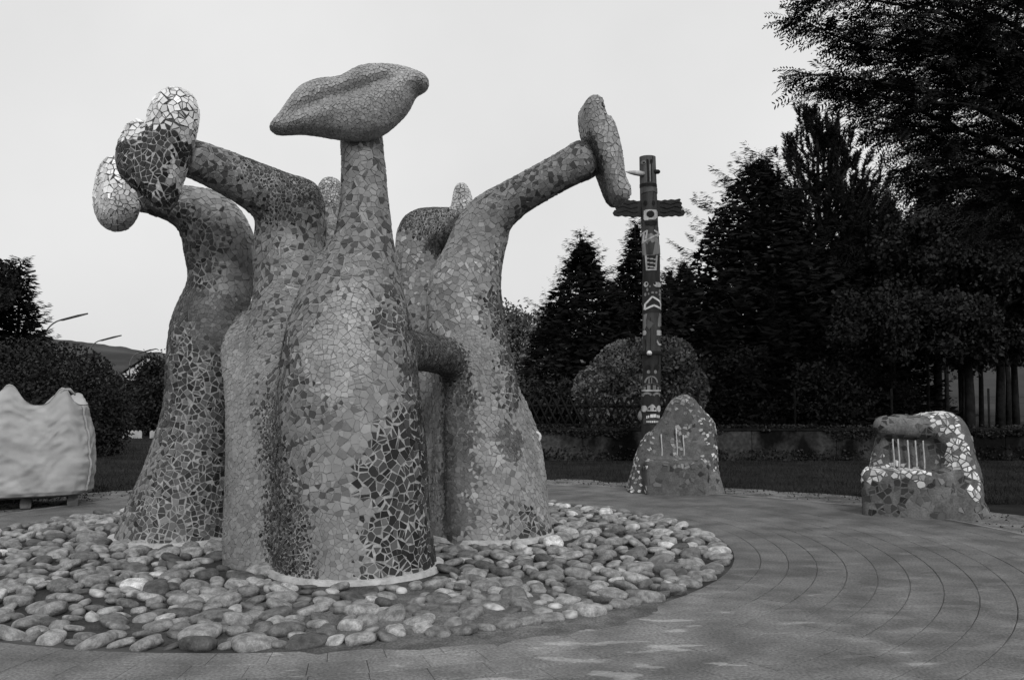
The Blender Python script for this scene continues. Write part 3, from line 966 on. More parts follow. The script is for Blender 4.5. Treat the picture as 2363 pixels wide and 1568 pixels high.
all_sh = shards(BV, BQ, BODY_A, 0.03, jit=0.035)
cen = np.array([np.mean([tuple(p) for p in s_[0]], axis=0) for s_ in all_sh])
shown = np.array([STEM_OF[names[i]] for i in np.argmin([sd_chain(cen, CHS[k_]) for k_ in names], axis=0)])
LIST, PAR, PMAT = [], [], {}
STEML = {'F': 'front stem with a pale belly and dark shards low down', 'M': 'stem that bends sideways and carries the heart', 'L': 'stem of dark shards bent over to the pale disc', 'R': 'stem reaching up sideways to the flat ear', 'A': 'dark bridge joining two stems', 'B': 'back stem bent at the top', 'D': 'slim back stem under a round knob'}
for k_ in 'FMLRABD':
    m = own == k_
    if not m.any(): continue
    q = BQ[m]
    u, inv = np.unique(q, return_inverse=True)
    o = obj('bridge' if k_ == 'A' else 'stem', BV[u], inv.reshape(q.shape), M_GROUT, sculpture, smooth=True, tone=gt[u])
    tag(o, STEML[k_])
    PAR.append(o); LIST.append([all_sh[i] for i in np.where(shown == k_)[0]])
BLOCK_V, BLOCK_Q = [BV], [BQ]
nblk = len(BV)
def frame(X, Y, d, yaw=0.0, roll=0.0, tilt=0.0):
    """centre, right, up and facing vectors of a flat piece"""
    c = np.array(W(X, Y, d))
    m = Matrix.Rotation(yaw, 3, 'Z') @ Matrix.Rotation(tilt, 3, 'X') @ Matrix.Rotation(roll, 3, 'Y')
    return c, np.array(m @ Vector((1, 0, 0))), np.array(m @ Vector((0, 0, 1))), np.array(m @ Vector((0, -1, 0)))
def slab(name, label, poly, X, Y, d, rr, h=0.0, yaw=0.0, tilt=0.0, groove=None, dome=0.0, voxel=0.026, A=None, holes=(), mats=None, gl=0.05):
    global nblk
    c, u, v, n_ = frame(X, Y, d, yaw, 0, tilt)
    s_ = PXM(d)
    k = 1 / max(math.cos(yaw), 0.5)
    P2 = smooth_poly([((x - X) * s_ * k, -(y - Y) * s_) for x, y in poly])
    gv = [((x - X) * s_ * k, -(y - Y) * s_) for x, y in groove] if groove else None
    ext = np.abs(P2).max(0)
    e3 = np.abs(u) * ext[0] + np.abs(v) * ext[1] + np.abs(n_) * (rr + h + dome) + 0.12
    def fn(P):
        q = P - c
        a, b, w = q @ u, q @ v, q @ n_
        p2 = np.stack([a, b], 1)
        sd = sd_poly(p2, P2)
        lip = dome * np.clip(-sd / (1.6 * rr), 0, 1) ** 0.8
        d_ = np.sqrt(np.maximum(sd + rr, 0) ** 2 + np.maximum(np.abs(w) - h - lip, 0) ** 2) - rr
        if gv:
            gd = sd_line(p2, gv)
            d_ = d_ + gl * np.exp(-(gd / 0.06) ** 2) * (w > -0.05) * np.clip((-sd - 0.02) / 0.16, 0, 1)
        for hx, hy, hz, hr in holes:
            hc = c + u * ((hx - X) * s_ * k) + v * (-(hy - Y) * s_) + n_ * hz
            d_ = np.maximum(d_, -(np.linalg.norm(P - hc, axis=1) - hr))
        return d_
    V, Q = grid_mesh(fn, c - e3, c + e3, voxel)
    V = relax(V, Q, 1)
    o = obj(name, V, Q, M_GROUT, sculpture, smooth=True, tone=grout_tone(V, A))
    tag(o, label)
    PAR.append(o); LIST.append(shards(V, Q, A, -1))
    if mats: PMAT[len(PAR) - 1] = mats
    BLOCK_V.append(V); BLOCK_Q.append(Q + nblk); nblk += len(V)
    return o
lips = slab('lips', 'huge pair of closed lips in small even shards',
  [(622, 298), (648, 262), (690, 205), (735, 184), (785, 178), (828, 155), (870, 148), (925, 152), (968, 166), (988, 178), (991, 194), (980, 208), (962, 218), (945, 252), (915, 286), (880, 312), (835, 327), (785, 322), (700, 309), (640, 310)],
  806, 240, 7.55, 0.12, 0.02, yaw=0.0, tilt=0.0, dome=0.09, groove=[(655, 288), (710, 264), (765, 240), (820, 226), (875, 208), (935, 178)], A=anchors([(806, 240, 7.4, 'lp')]), gl=0.085)
heart = slab('heart', 'heart with white shards above and black glossy shards below',
  [(389, 487), (402, 470), (420, 418), (442, 348), (456, 285), (454, 242), (436, 213), (408, 205), (376, 220), (355, 252), (345, 288), (326, 273), (300, 283), (277, 320), (268, 362), (280, 404), (312, 436), (352, 464), (376, 482)],
  362, 345, 7.85, 0.10, 0.03, yaw=-0.30, dome=0.05, A=anchors([(400, 240, 7.7, 'wh'), (430, 270, 7.7, 'wh'), (370, 270, 7.7, 'wh'), (310, 295, 7.7, 'wh'), (345, 320, 7.7, 'bk'), (300, 350, 7.7, 'bk'), (400, 330, 7.7, 'bk'), (360, 400, 7.7, 'bk'), (385, 460, 7.7, 'bk'), (300, 420, 7.7, 'bk'), (444, 315, 7.75, 'kn'), (430, 350, 7.7, 'bk'), (424, 415, 7.8, 'kn'), (405, 440, 7.7, 'bk')]), mats=M_GLASS_TILE)
disc = slab('disc', 'pale rounded disc end turned away sideways',
  [(272, 358), (246, 370), (226, 408), (218, 452), (228, 497), (250, 526), (276, 535), (302, 522), (320, 492), (316, 450), (306, 410), (292, 372)],
  268, 447, 8.95, 0.16, 0.0, yaw=-0.75, A=anchors([(250, 420, 8.8, 'wh'), (262, 500, 8.8, 'kn'), (300, 470, 8.8, 'kn')]))
ear = slab('ear', 'flat ear shaped slab seen from its edge',
  [(1341, 262), (1350, 236), (1368, 230), (1386, 242), (1398, 272), (1412, 300), (1424, 345), (1430, 385), (1434, 415), (1447, 448), (1441, 466), (1420, 471), (1404, 452), (1390, 415), (1372, 370), (1350, 318)],
  1393, 350, 9.1, 0.105, 0.17, yaw=0.12, A=anchors([(1370, 270, 8.9, 'er'), (1400, 330, 8.9, 'er'), (1420, 420, 8.9, 'er'), (1372, 350, 9.1, 'fk'), (1395, 430, 9.25, 'fk')]), holes=[(1390, 262, 0.2, 0.08)], groove=[(1392, 270), (1415, 340), (1425, 400)], gl=0.02)
knob1 = slab('knob', 'pale pointed knob behind the raised stem', [(1042, 470), (1036, 490), (1048, 510), (1078, 510), (1094, 490), (1088, 452), (1078, 428), (1063, 421), (1050, 432)], 1064, 465, 10.9, 0.14, 0.0, A=anchors([(1064, 455, 10.8, 'kn')]))
knob2 = slab('knob', 'round knob of tiny pale shards behind the front neck', [(762, 408), (742, 418), (732, 446), (738, 480), (760, 496), (785, 486), (796, 455), (786, 420)], 764, 452, 10.8, 0.15, 0.02, A=anchors([(764, 450, 10.7, 'kf')]))
bvh = BVHTree.FromPolygons([Vector(v) for v in np.vstack(BLOCK_V)], [list(map(int, q)) for q in np.vstack(BLOCK_Q)])
lay_tiles(LIST, PAR, bvh, 300, PMAT)
# small eyelet on the side of the raised stem
c = W(1236, 1007, 9.7)
mb = MB()
mb.tube([c + Vector((0.048 * math.cos(a), 0, 0.048 * math.sin(a))) for a in np.linspace(0, 2 * math.pi, 25)], 0.017, 8, False)
tag(mb.build('ring', mat('ring_glaze', 0.5, 0.4), sculpture, smooth=True), 'small white ring sticking out of the stem')
# plaster footing strips round the stems
def footing(key, grow, z):
    S = CHS[key][0]
    V, Fc = [], []
    n = 60
    for k in range(n):
        a = 2 * math.pi * k / n
        w = grow - 0.02 + 0.055 * mnoise.noise(Vector((math.cos(a) * 1.6 + S[0], math.sin(a) * 1.6, 3))) + 0.012 * mnoise.noise(Vector((math.cos(a) * 9, math.sin(a) * 9, 1)))
        for r, zz in ((S[3] + w, -0.03), (S[3] + w - 0.012, z), (S[3] - 0.25, z + 0.012)):
            V.append((S[0] + r * math.cos(a), S[1] + r * math.sin(a), zz))
    for k in range(n):
        k2 = (k + 1) % n
        for j in (0, 1): Fc.append((k * 3 + j, k2 * 3 + j, k2 * 3 + j + 1, k * 3 + j + 1))
    tag(obj('footing', V, Fc, M_PLASTER, sculpture), 'pale plaster footing at the foot of a stem')
footing('F', 0.045, 0.032); footing('L', 0.045, 0.03); footing('R', 0.03, 0.03)

# ================================================================== mosaic seats
def seat_thing(name, loc, label, fn, bmn, bmx, A, body_label=None, h=0.03):
    t = thing(name, loc, label, 'seat', 'mosaic seats along the edge of the paving')
    V, Q = grid_mesh(fn, bmn, bmx, h)
    V = relax(V, Q, 1)
    o = obj('shell', V, Q, M_GROUT, t, smooth=True, tone=grout_tone(V, A))
    sh = shards(V, Q, A, 0.01)
    b = BVHTree.FromPolygons([Vector(v) for v in V], [list(map(int, q)) for q in Q])
    lay_tiles([sh], [o], b, 290)
    return t, o
def rbox(P, c, hs, r, R=None):
    q = P - np.array(c)
    if R is not None: q = q @ R
    q = np.abs(q) - (np.array(hs) - r)
    return np.linalg.norm(np.maximum(q, 0), axis=1) + np.minimum(q.max(1), 0) - r
def outline(pts, X, Y, d):
    s_ = PXM(d)
    return smooth_poly([((x - X) * s_, -(y - Y) * s_) for x, y in pts], 3)
# pointed seat
d1 = 13.55
o1 = outline([(1462, 1150), (1462, 1085), (1470, 1050), (1490, 1008), (1512, 990), (1532, 960), (1550, 928), (1576, 912), (1600, 918), (1620, 944), (1644, 970), (1651, 1000), (1652, 1080), (1652, 1150)], 1556, 1050, d1)
c1 = np.array(W(1556, 1050, d1))
yaw1 = -math.atan2(c1[0], c1[1]) * 0.6
R1 = np.array(Matrix.Rotation(yaw1, 3, 'Z'))
def pointed(P):
    q = (P - c1) @ R1
    sd = sd_poly(q[:, [0, 2]], o1)
    rr = 0.14
    th = 0.16 + 0.16 * np.clip((0.25 - q[:, 2]) / 0.8, 0, 1)
    back = np.sqrt(np.maximum(sd + rr, 0) ** 2 + np.maximum(np.abs(q[:, 1] - 0.1) - th, 0) ** 2) - rr
    blk = rbox(q, (0.0, -0.28, -0.33), (0.45, 0.26, 0.29), 0.04)
    arm = sd_chain(q, np.array([[-0.48, -0.2, -0.6, 0.09], [-0.47, -0.16, -0.1, 0.09], [-0.40, 0.0, 0.15, 0.09]]))
    arm2 = sd_chain(q, np.array([[0.5, -0.2, -0.6, 0.075], [0.5, -0.16, -0.1, 0.075], [0.5, 0.0, 0.3, 0.075]]))
    dmin = smin(smin(smin(back, blk, 0.04), arm, 0.1), arm2, 0.06)
    return np.maximum(dmin, -(P[:, 2] + 0.05))
A1 = anchors(dd([(1560, 1100, 'cn'), (1500, 1100, 'cn'), (1600, 1100, 'cn'), (1540, 1040, 'cn'), (1580, 990, 'cg'), (1575, 940, 'cg'), (1600, 925, 'cg'), (1560, 970, 'cn'), (1610, 1000, 'cc'), (1560, 1045, 'cg'), (1480, 1030, 'cs'), (1470, 1070, 'cs'), (1490, 1005, 'cs'), (1465, 1110, 'cs'), (1640, 990, 'cs'), (1645, 1060, 'cs'), (1648, 1110, 'cc'), (1625, 1090, 'cd'), (1530, 990, 'cn'), (1600, 1040, 'cn')], 13.2))
st1, sh1 = seat_thing('mosaic_bench', (c1[0], c1[1], 0), 'pointed grey mosaic seat standing in front of the totem pole', pointed, c1 + np.array([-1.0, -0.85, -0.75]), c1 + np.array([1.0, 0.75, 1.1]), A1)
def rods(parent, R_, c, lst, mat_, r=0.011):
    for x0, y, z0, z1 in lst:
        mb = MB()
        p = [Vector(c) + Vector(R_ @ np.array([x0 + 0.006 * math.sin(5 * t), y, z0 + (z1 - z0) * t])) for t in np.linspace(0, 1, 6)]
        mb.tube(p, r, 6)
        mb.build('rod', mat_, parent, smooth=True)
M_ROD = mat('rod_paint', 0.36, 0.7, 0.2, 20)
rods(st1, R1, c1, [(-0.20, -0.24, -0.05, 0.33), (0.02, -0.24, -0.05, 0.42), (0.12, -0.24, -0.05, 0.32)], M_ROD)
# broad seat
d2 = 11.2
c2 = np.array(W(2130, 1080, d2))
yaw2 = -math.atan2(c2[0], c2[1]) * 0.9
R2 = np.array(Matrix.Rotation(yaw2, 3, 'Z'))
s2 = PXM(d2)
def lx(X): return (X - 2130) * s2
def lz(Y): return -(Y - 1080) * s2
o2 = outline([(2018, 1200), (2018, 1080), (2024, 1045), (2030, 1020), (2040, 985), (2070, 958), (2110, 960), (2140, 953), (2180, 952), (2214, 966), (2232, 1005), (2238, 1045), (2250, 1085), (2254, 1150), (2254, 1200)], 2130, 1080, d2)
def broad(P):
    q = (P - c2) @ R2
    sd = sd_poly(q[:, [0, 2]], o2)
    rr = 0.13
    back = np.sqrt(np.maximum(sd + rr, 0) ** 2 + np.maximum(np.abs(q[:, 1] - 0.14) - 0.12, 0) ** 2) - rr
    blk = rbox(q, (lx(2092), -0.26, lz(1140)), ((2184 - 2000) / 2 * s2, 0.30, (1200 - 1085) / 2 * s2 + 0.02), 0.09)
    roll = sd_chain(q, np.array([[lx(2048), -0.1, lz(984), 0.125], [lx(2100), -0.13, lz(986), 0.13], [lx(2165), -0.1, lz(990), 0.12]]))
    arm = sd_chain(q, np.array([[lx(2175), -0.05, lz(985), 0.14], [lx(2200), -0.12, lz(1030), 0.15], [lx(2208), -0.24, lz(1100), 0.18], [lx(2206), -0.30, lz(1190), 0.20]]))
    dmin = smin(smin(smin(back, blk, 0.05), roll, 0.05), arm, 0.12)
    cut = rbox(q, (lx(2108), -0.2, lz(1050)), ((2160 - 2052) / 2 * s2, 0.16, 0.17), 0.05)
    dmin = np.maximum(dmin, -(cut + 0.10))
    return np.maximum(dmin, -(P[:, 2] + 0.06))
A2 = anchors(dd([(2030, 1130, 'cd'), (2080, 1130, 'cd'), (2020, 1170, 'cd'), (2110, 1150, 'cc'), (2150, 1130, 'cc'), (2170, 1170, 'cn'), (2060, 1088, 'cw'), (2110, 1090, 'cw'), (2020, 1085, 'cw'), (2050, 970, 'cc'), (2090, 985, 'cc'), (2130, 975, 'cc'), (2150, 1000, 'cd'), (2170, 1030, 'cd'), (2060, 1010, 'cd'), (2120, 1060, 'cn'), (2160, 1075, 'cn'), (2030, 1060, 'cs'), (2185, 975, 'cw'), (2205, 1000, 'cw'), (2208, 1040, 'cw'), (2218, 1080, 'cw'), (2195, 1065, 'cw'), (2228, 1120, 'cw'), (2250, 1060, 'cn'), (2240, 1000, 'cn'), (2200, 1110, 'cd'), (2200, 1160, 'cn'), (2255, 1130, 'cn'), (2245, 1185, 'cc'), (2180, 1090, 'cc')], 10.85))
st2, sh2 = seat_thing('mosaic_bench', (c2[0], c2[1], 0), 'broad mosaic seat with white shards running down its thick arm', broad, c2 + np.array([-1.05, -0.85, -0.95]), c2 + np.array([1.05, 0.75, 1.0]), A2)
rods(st2, R2, c2, [(lx(2068), -0.16, lz(1086), lz(1012)), (lx(2079), -0.18, lz(1086), lz(1012)), (lx(2099), -0.18, lz(1088), lz(1014)), (lx(2115), -0.19, lz(1090), lz(1014)), (lx(2131), -0.18, lz(1088), lz(1014))], M_ROD, 0.010)

# ================================================================== totem pole
TD = 18.5
TB = W(1502, 1040, TD)
totem = thing('totem_pole', (TB.x, TB.y, 0), 'tall carved totem pole with wings, beak and painted faces', 'totem pole')
def z3(x, y): return ((1560 + x / 4.6125) * 0.92305, (380 + y / 4.6125) * 0.92305)
def z4(x, y): return ((1560 + x / 4.02) * 0.92305, (700 + y / 4.02) * 0.92305)
TM = {k: totem_mat('totem_' + k, v) for k, v in {'head': 0.075, 'dark': 0.022, 'black': 0.010, 'mid': 0.042, 'grey': 0.17, 'light': 0.36, 'white': 0.55}.items()}
def lathe(name, prof, mat_, cx, n=28, squash=1.0):
    """prof: (z, radius)"""
    V, Fc = [], []
    for z, r in prof:
        for k in range(n):
            a = 2 * math.pi * k / n
            V.append((cx + r * math.cos(a), TD + r * math.sin(a) * squash, z))
    L, S = [], []
    for i in range(len(prof) - 1):
        for k in range(n):
            k2 = (k + 1) % n
            S.append(len(L)); L += [i * n + k, i * n + k2, (i + 1) * n + k2, (i + 1) * n + k]
    S.append(len(L)); L += list(reversed(range(n)))
    S.append(len(L)); L += list(range((len(prof) - 1) * n, len(prof) * n))
    return obj(name, V, None, mat_, totem, smooth=False, loops=L, starts=S)
def zz(Y): return W(1500, Y, TD).z
U = PXM(TD)
def cx_at(Y): return W(float(np.interp(Y, [360, 470, 600, 880, 910, 1040], [1494, 1497, 1503, 1504, 1501, 1502])), Y, TD).x
def hw_at(Y): return float(np.interp(Y, [362, 430, 432, 470, 520, 600, 700, 800, 815, 830, 900, 1000], [18.6, 19.4, 19.6, 20, 19.4, 20.3, 20.8, 21, 22.5, 21.2, 21.2, 21.4])) * U
def seg(name, Y0, Y1, mat_, extra=0.0, n=8, label=None):
    V = []
    n_ = 28
    rows = np.linspace(Y1, Y0, n)
    L, S = [], []
    for Y in rows:
        for k in range(n_):
            a = 2 * math.pi * k / n_
            r = hw_at(Y) + extra * U
            V.append((cx_at(Y) + r * math.cos(a), TD + r * math.sin(a), zz(Y) if Y < 1060 else 0.0))
    for i in range(n - 1):
        for k in range(n_):
            k2 = (k + 1) % n_
            S.append(len(L)); L += [i * n_ + k, i * n_ + k2, (i + 1) * n_ + k2, (i + 1) * n_ + k]
    S.append(len(L)); L += list(reversed(range(n_)))
    S.append(len(L)); L += list(range((n - 1) * n_, n * n_))
    o = obj(name, V, None, mat_, totem, smooth=False, loops=L, starts=S)
    if label: tag(o, label)
    return o
seg('head', 362, z3(0, 375)[1], TM['head'], 0.3, label='plain cylindrical top head with a long beak')
seg('brow_ledge', z3(0, 372)[1], z3(0, 405)[1], TM['black'], 0.9, 4)
seg('body', z3(0, 400)[1], z3(0, 870)[1], TM['mid'], 0.0, label='face with an open square mouth between the wings')
seg('body', z3(0, 868)[1], z3(0, 1210)[1], TM['mid'], 0.5)
seg('body', z3(0, 1205)[1], z4(0, 0)[1], TM['dark'], -0.3)
seg('body', z4(0, 0)[1], z4(0, 330)[1], TM['dark'], 0.3)
seg('body', z4(0, 325)[1], z4(0, 715)[1], TM['mid'], -0.2)
seg('ledge', z4(0, 712)[1], z4(0, 745)[1], TM['black'], 2.5, 4)
seg('body', z4(0, 740)[1], z4(0, 1115)[1], TM['dark'], -0.2)
seg('body', z4(0, 1110)[1], 1070, TM['dark'], 0.2)
def patch(name, polys, mat_, off=0.006, conv=z3, step=0.011):
    """raised flat carving wrapped round the pole; polys in survey units"""
    V, Fc = [], []
    for poly in polys:
        P = np.array([conv(*p) for p in poly])
        y0, y1 = P[:, 1].min(), P[:, 1].max()
        ns = 26
        rows = max(2, int((y1 - y0) * U / step))
        ys = np.linspace(y0, y1, rows + 1)
        for i in range(rows):
            Ya, Yb = ys[i], ys[i + 1]
            ym = (Ya + Yb) / 2
            cxm = 1494 + (float(np.interp(ym, [360, 470, 600, 880, 910, 1040], [1494, 1497, 1503, 1504, 1501, 1502])) - 1494)
            hwp = hw_at(ym) / U
            # spans of the outline on this row
            xs = []
            for k in range(len(P)):
                (xa, ya), (xb, yb) = P[k - 1], P[k]
                if (ya <= ym) != (yb <= ym): xs.append(xa + (ym - ya) / (yb - ya) * (xb - xa))
            xs.sort()
            for a, b in zip(xs[::2], xs[1::2]):
                s0 = max(-0.97, min(0.97, (a - cxm) / hwp)); s1 = max(-0.97, min(0.97, (b - cxm) / hwp))
                a0, a1 = math.asin(s0), math.asin(s1)
                m = max(1, int((a1 - a0) / 0.16))
                if a1 - a0 < 0.01: continue
                r = hw_at(ym) + off + 0.006
                n0 = len(V)
                for q in range(m + 1):
                    an = a0 + (a1 - a0) * q / m
                    for Y in (Ya, Yb):
                        for rr_ in (r, r - 0.02):
                            V.append((cx_at(ym) + rr_ * math.sin(an), TD - rr_ * math.cos(an), zz(Y)))
                for q in range(m):
                    i0 = n0 + q * 4; i1 = i0 + 4
                    Fc += [(i0, i0 + 2, i1 + 2, i1), (i0, i1, i1 + 1, i0 + 1), (i0 + 2, i0 + 3, i1 + 3, i1 + 2)]
                e = n0 + m * 4
                Fc += [(n0, n0 + 1, n0 + 3, n0 + 2), (e, e + 2, e + 3, e + 1)]
    if not V: return None
    return obj(name, V, Fc, mat_, totem)
def ell(x, y, a, b, n=14): return [(x + a * math.cos(t), y + b * math.sin(t)) for t in np.linspace(0, 2 * math.pi, n, endpoint=False)]
def bar(x0, y0, x1, y1, w):
    dx, dy = x1 - x0, y1 - y0
    l = math.hypot(dx, dy); nx, ny = -dy / l * w / 2, dx / l * w / 2
    return [(x0 + nx, y0 + ny), (x1 + nx, y1 + ny), (x1 - nx, y1 - ny), (x0 - nx, y0 - ny)]
patch('groove_stripe', [bar(258, 105, 268, 362, 22)], TM['black'])
patch('groove_stripe', [bar(300, 150, 304, 362, 12)], TM['black'])
patch('nose_stripe', [bar(284, 165, 288, 362, 14)], TM['grey'])
patch('eye', [ell(215, 135, 26, 24)], TM['grey']); patch('pupil', [ell(222, 140, 9, 10)], TM['black'], 0.012)
patch('eye', [ell(300, 128, 15, 26)], TM['black'])
patch('eye', [ell(236, 603, 20, 28)], TM['black']); patch('eye', [ell(325, 603, 20, 28)], TM['black'])
patch('brow', [[(195, 425), (390, 420), (390, 490), (320, 465), (195, 490)]], TM['grey' if False else 'head'])
patch('mouth', [[(220, 690), (240, 680), (360, 680), (374, 700), (372, 760), (345, 790), (230, 800), (220, 780)]], TM['light'])
patch('mouth_hole', [ell(290, 732, 42, 40)], TM['black'], 0.012)
patch('lip', [[(228, 812), (372, 805), (360, 850), (300, 862), (240, 852)]], TM['black'])
patch('shield', [[(205, 1180), (205, 1010), (240, 962), (300, 950), (372, 1000), (411, 1100), (411, 1172), (345, 1195), (240, 1205)]], TM['grey'])
patch('carved_hand', [[(240, 1050), (262, 1078), (270, 1050), (292, 1035), (305, 1060), (340, 1045), (315, 1192), (250, 1192)]], TM['mid'], 0.012)
patch('arrow', [bar(225, 1040, 392, 950, 16), bar(392, 950, 330, 918, 16), bar(392, 950, 362, 985, 14)], TM['light'], 0.016)
patch('arrow', [bar(212, 945, 258, 918, 14), bar(258, 915, 246, 1010, 14), bar(225, 950, 216, 1060, 12)], TM['light'], 0.016)
patch('rib_frame', [bar(242, 1205, 252, 1368, 14), bar(362, 1200, 350, 1368, 16), bar(245, 1366, 358, 1366, 14)], TM['light'])
for yy in (1238, 1284, 1330): patch('rib', [bar(248, yy - 4, 354, yy + 14, 12)], TM['light'])
patch('eye', [ell(372, 1535, 50, 28)], TM['light']); patch('pupil', [ell(337, 1524, 11, 14)], TM['black'], 0.012)
patch('eye', [ell(246, 1530, 22, 30)], TM['light']); patch('pupil', [ell(252, 1524, 9, 14)], TM['black'], 0.012)
for x, y, a, b in ((225, 100, 8, 16), (208, 148, 8, 16), (248, 70, 8, 10), (272, 132, 14, 10), (310, 132, 12, 10), (237, 145, 7, 9)): patch('spot', [ell(x, y, a, b)], TM['grey'], conv=z4)
for x, y in ((352, 112), (350, 148), (358, 182), (362, 208)): patch('spot', [ell(x, y, 14, 16)], TM['grey'], conv=z4)
patch('mouth', [bar(202, 298, 206, 245, 14), bar(206, 245, 270, 172, 16), bar(270, 172, 350, 218, 16), bar(350, 216, 372, 294, 14), bar(372, 292, 285, 258, 18), bar(285, 258, 202, 296, 18)], TM['white'], conv=z4)
patch('painted_patch', [[(325, 470), (330, 400), (345, 335), (366, 340), (368, 465)]], TM['grey'], conv=z4)
patch('painted_patch', [[(315, 508), (370, 505), (370, 555), (315, 557)]], TM['light'], conv=z4)
patch('painted_patch', [[(196, 345), (222, 340), (212, 400), (216, 460), (200, 500), (192, 480)]], TM['grey'], conv=z4)
patch('painted_patch', [ell(200, 530, 14, 26)], TM['light'], conv=z4)
patch('painted_patch', [[(318, 600), (340, 640), (366, 640), (366, 655), (330, 652), (316, 625)]], TM['light'], conv=z4)
patch('painted_patch', [[(228, 400), (285, 440), (240, 500), (222, 470)]], TM['head'], conv=z4)
patch('cheek', [ell(236, 920, 14, 18)], TM['grey'], conv=z4); patch('cheek', [ell(300, 920, 14, 18)], TM['grey'], conv=z4)
patch('eye', [ell(232, 880, 26, 30)], TM['black'], conv=z4, off=0.003); patch('eye', [ell(312, 880, 28, 30)], TM['black'], conv=z4, off=0.003)
arc = lambda x, y, a, b, w, t0, t1: [bar(x + a * math.cos(p), y - b * math.sin(p), x + a * math.cos(q), y - b * math.sin(q), w) for p, q in zip(np.linspace(t0, t1, 9)[:-1], np.linspace(t0, t1, 9)[1:])]
patch('helmet_rim', arc(262, 1035, 58, 70, 13, 0.1, 3.04), TM['grey'], conv=z4)
for x in (240, 264): patch('helmet_bar', [bar(x, 975, x, 1035, 9)], TM['grey'], conv=z4)
patch('helmet_rim', arc(268, 1100, 90, 66, 8, 0.1, 3.04), TM['head'], conv=z4)
for x, w in ((238, 28), (290, 30), (200, 14), (330, 16)): patch('tooth', [bar(x, 1052 if w > 20 else 1068, x, 1100, w)], TM['grey'], conv=z4)
patch('band', [bar(174, 1107, 359, 1105, 13)], TM['light'], conv=z4)
patch('brow', arc(222, 1172, 42, 42, 20, 0.5, 2.9) + arc(316, 1172, 40, 40, 20, 0.3, 2.7), TM['grey'], conv=z4)
patch('nose', [[(225, 1312), (232, 1270), (262, 1242), (280, 1246), (300, 1280), (306, 1312)]], TM['light'], conv=z4, off=0.03)
for x in (242, 288): patch('nostril', [ell(x, 1287, 8, 11)], TM['black'], 0.036, conv=z4)
patch('cheek', [ell(196, 1286, 26, 32)], TM['light'], conv=z4); patch('cheek', [ell(338, 1286, 24, 32)], TM['light'], conv=z4)
patch('lips', [[(190, 1440), (192, 1390), (230, 1352), (280, 1340), (335, 1352), (360, 1390), (360, 1430), (280, 1436)]], TM['mid'], conv=z4, off=0.01)
for x, w, y0, y1 in ((222, 9, 1356, 1384), (236, 10, 1352, 1378), (262, 24, 1342, 1374), (290, 26, 1340, 1372), (315, 12, 1348, 1376), (330, 10, 1352, 1378)): patch('tooth', [bar(x, y0, x, y1, w)], TM['white'], 0.02, conv=z4)
for x in (224, 238, 252, 268, 286, 302, 318): patch('tooth', [bar(x, 1406, x, 1424, 11)], TM['white'], 0.02, conv=z4)
for x, y0, y1, cv in ((318, 380, 560, z3), (330, 850, 940, z3), (312, 60, 120, z3), (250, 380, 700, z4), (330, 760, 850, z4), (205, 600, 710, z4)):
    patch('crack', [[(x, y0), (x + 5, y0), (x + 9, (y0 + y1) / 2), (x + 4, y1), (x, y1), (x + 5, (y0 + y1) / 2)]], TM['black'], 0.002, conv=cv)
e = W(*z4(165, 1362), TD)
mb = MB(); mb.tube([e + Vector((0.0, 0, 0.10)), e + Vector((0, 0, 0.04)), e, e + Vector((0, 0, -0.06)), e + Vector((0, 0, -0.1))], [0.02, 0.05, 0.06, 0.05, 0.02], 10)
mb.build('ear', TM['grey'], totem, smooth=True)
kb = W(*z4(255, 730), TD - 0.24)
mb = MB(); mb.tube([kb + Vector((0, 0.1, 0)), kb, kb + Vector((0, -0.05, 0)), kb + Vector((0, -0.07, 0))], [0.04, 0.055, 0.04, 0.01], 10); mb.build('nose', TM['white'], totem, smooth=True)
kb = W(*z3(350, 225), TD - 0.1)
mb = MB(); mb.tube([kb + Vector((-0.1, 0.05, 0)), kb, kb + Vector((0.09, 0, 0)), kb + Vector((0.12, 0, 0))], [0.05, 0.05, 0.045, 0.02], 10); mb.build('peg', TM['black'], totem, smooth=True)
b0, b1 = W(*z3(225, 250), TD - 0.12), W(*z3(18, 224), TD - 0.35)
mb = MB(); mb.tube([b0 + (b1 - b0) * t for t in (0, 0.25, 0.5, 0.75, 1)], [0.05, 0.056, 0.05, 0.035, 0.008], 10)
mb.build('beak', TM['light'], totem, smooth=True)
WING = [(385, 550), (430, 558), (470, 545), (505, 552), (540, 540), (590, 547), (640, 532), (656, 545), (645, 566), (666, 576), (670, 598), (660, 612), (678, 632), (670, 652), (652, 660), (690, 666), (708, 695), (690, 726), (640, 736), (600, 724), (560, 737), (520, 730), (460, 743), (420, 731), (385, 738)]
for sgn in (1, -1):
    ring = []
    for x, y in WING:
        X_, Y_ = z3(x, y)
        if sgn < 0: X_, Y_ = 2 * 1498 - X_, Y_ + 0.02 * (1498 - X_) + 1.5
        ring.append(W(X_, Y_, TD - 0.06))
    if sgn < 0: ring = ring[::-1]
    mb = MB(); mb.prism(ring, (0, 0.07, 0))
    w = mb.build('wing', TM['dark'], totem)
    for off in (0.25, 0.5, 0.75):
        pts = []
        for x in np.linspace(420, 655, 7):
            X_, Y_ = z3(x, 545 + off * 190 + 12 * math.sin(x / 28 + off * 5) - (x - 400) * 0.03)
            if sgn < 0: X_ = 2 * 1498 - X_
            pts.append(W(X_, Y_, TD - 0.066))
        mb = MB(); mb.tube(pts, 0.009, 5); mb.build('feather_line', TM['black'], w)

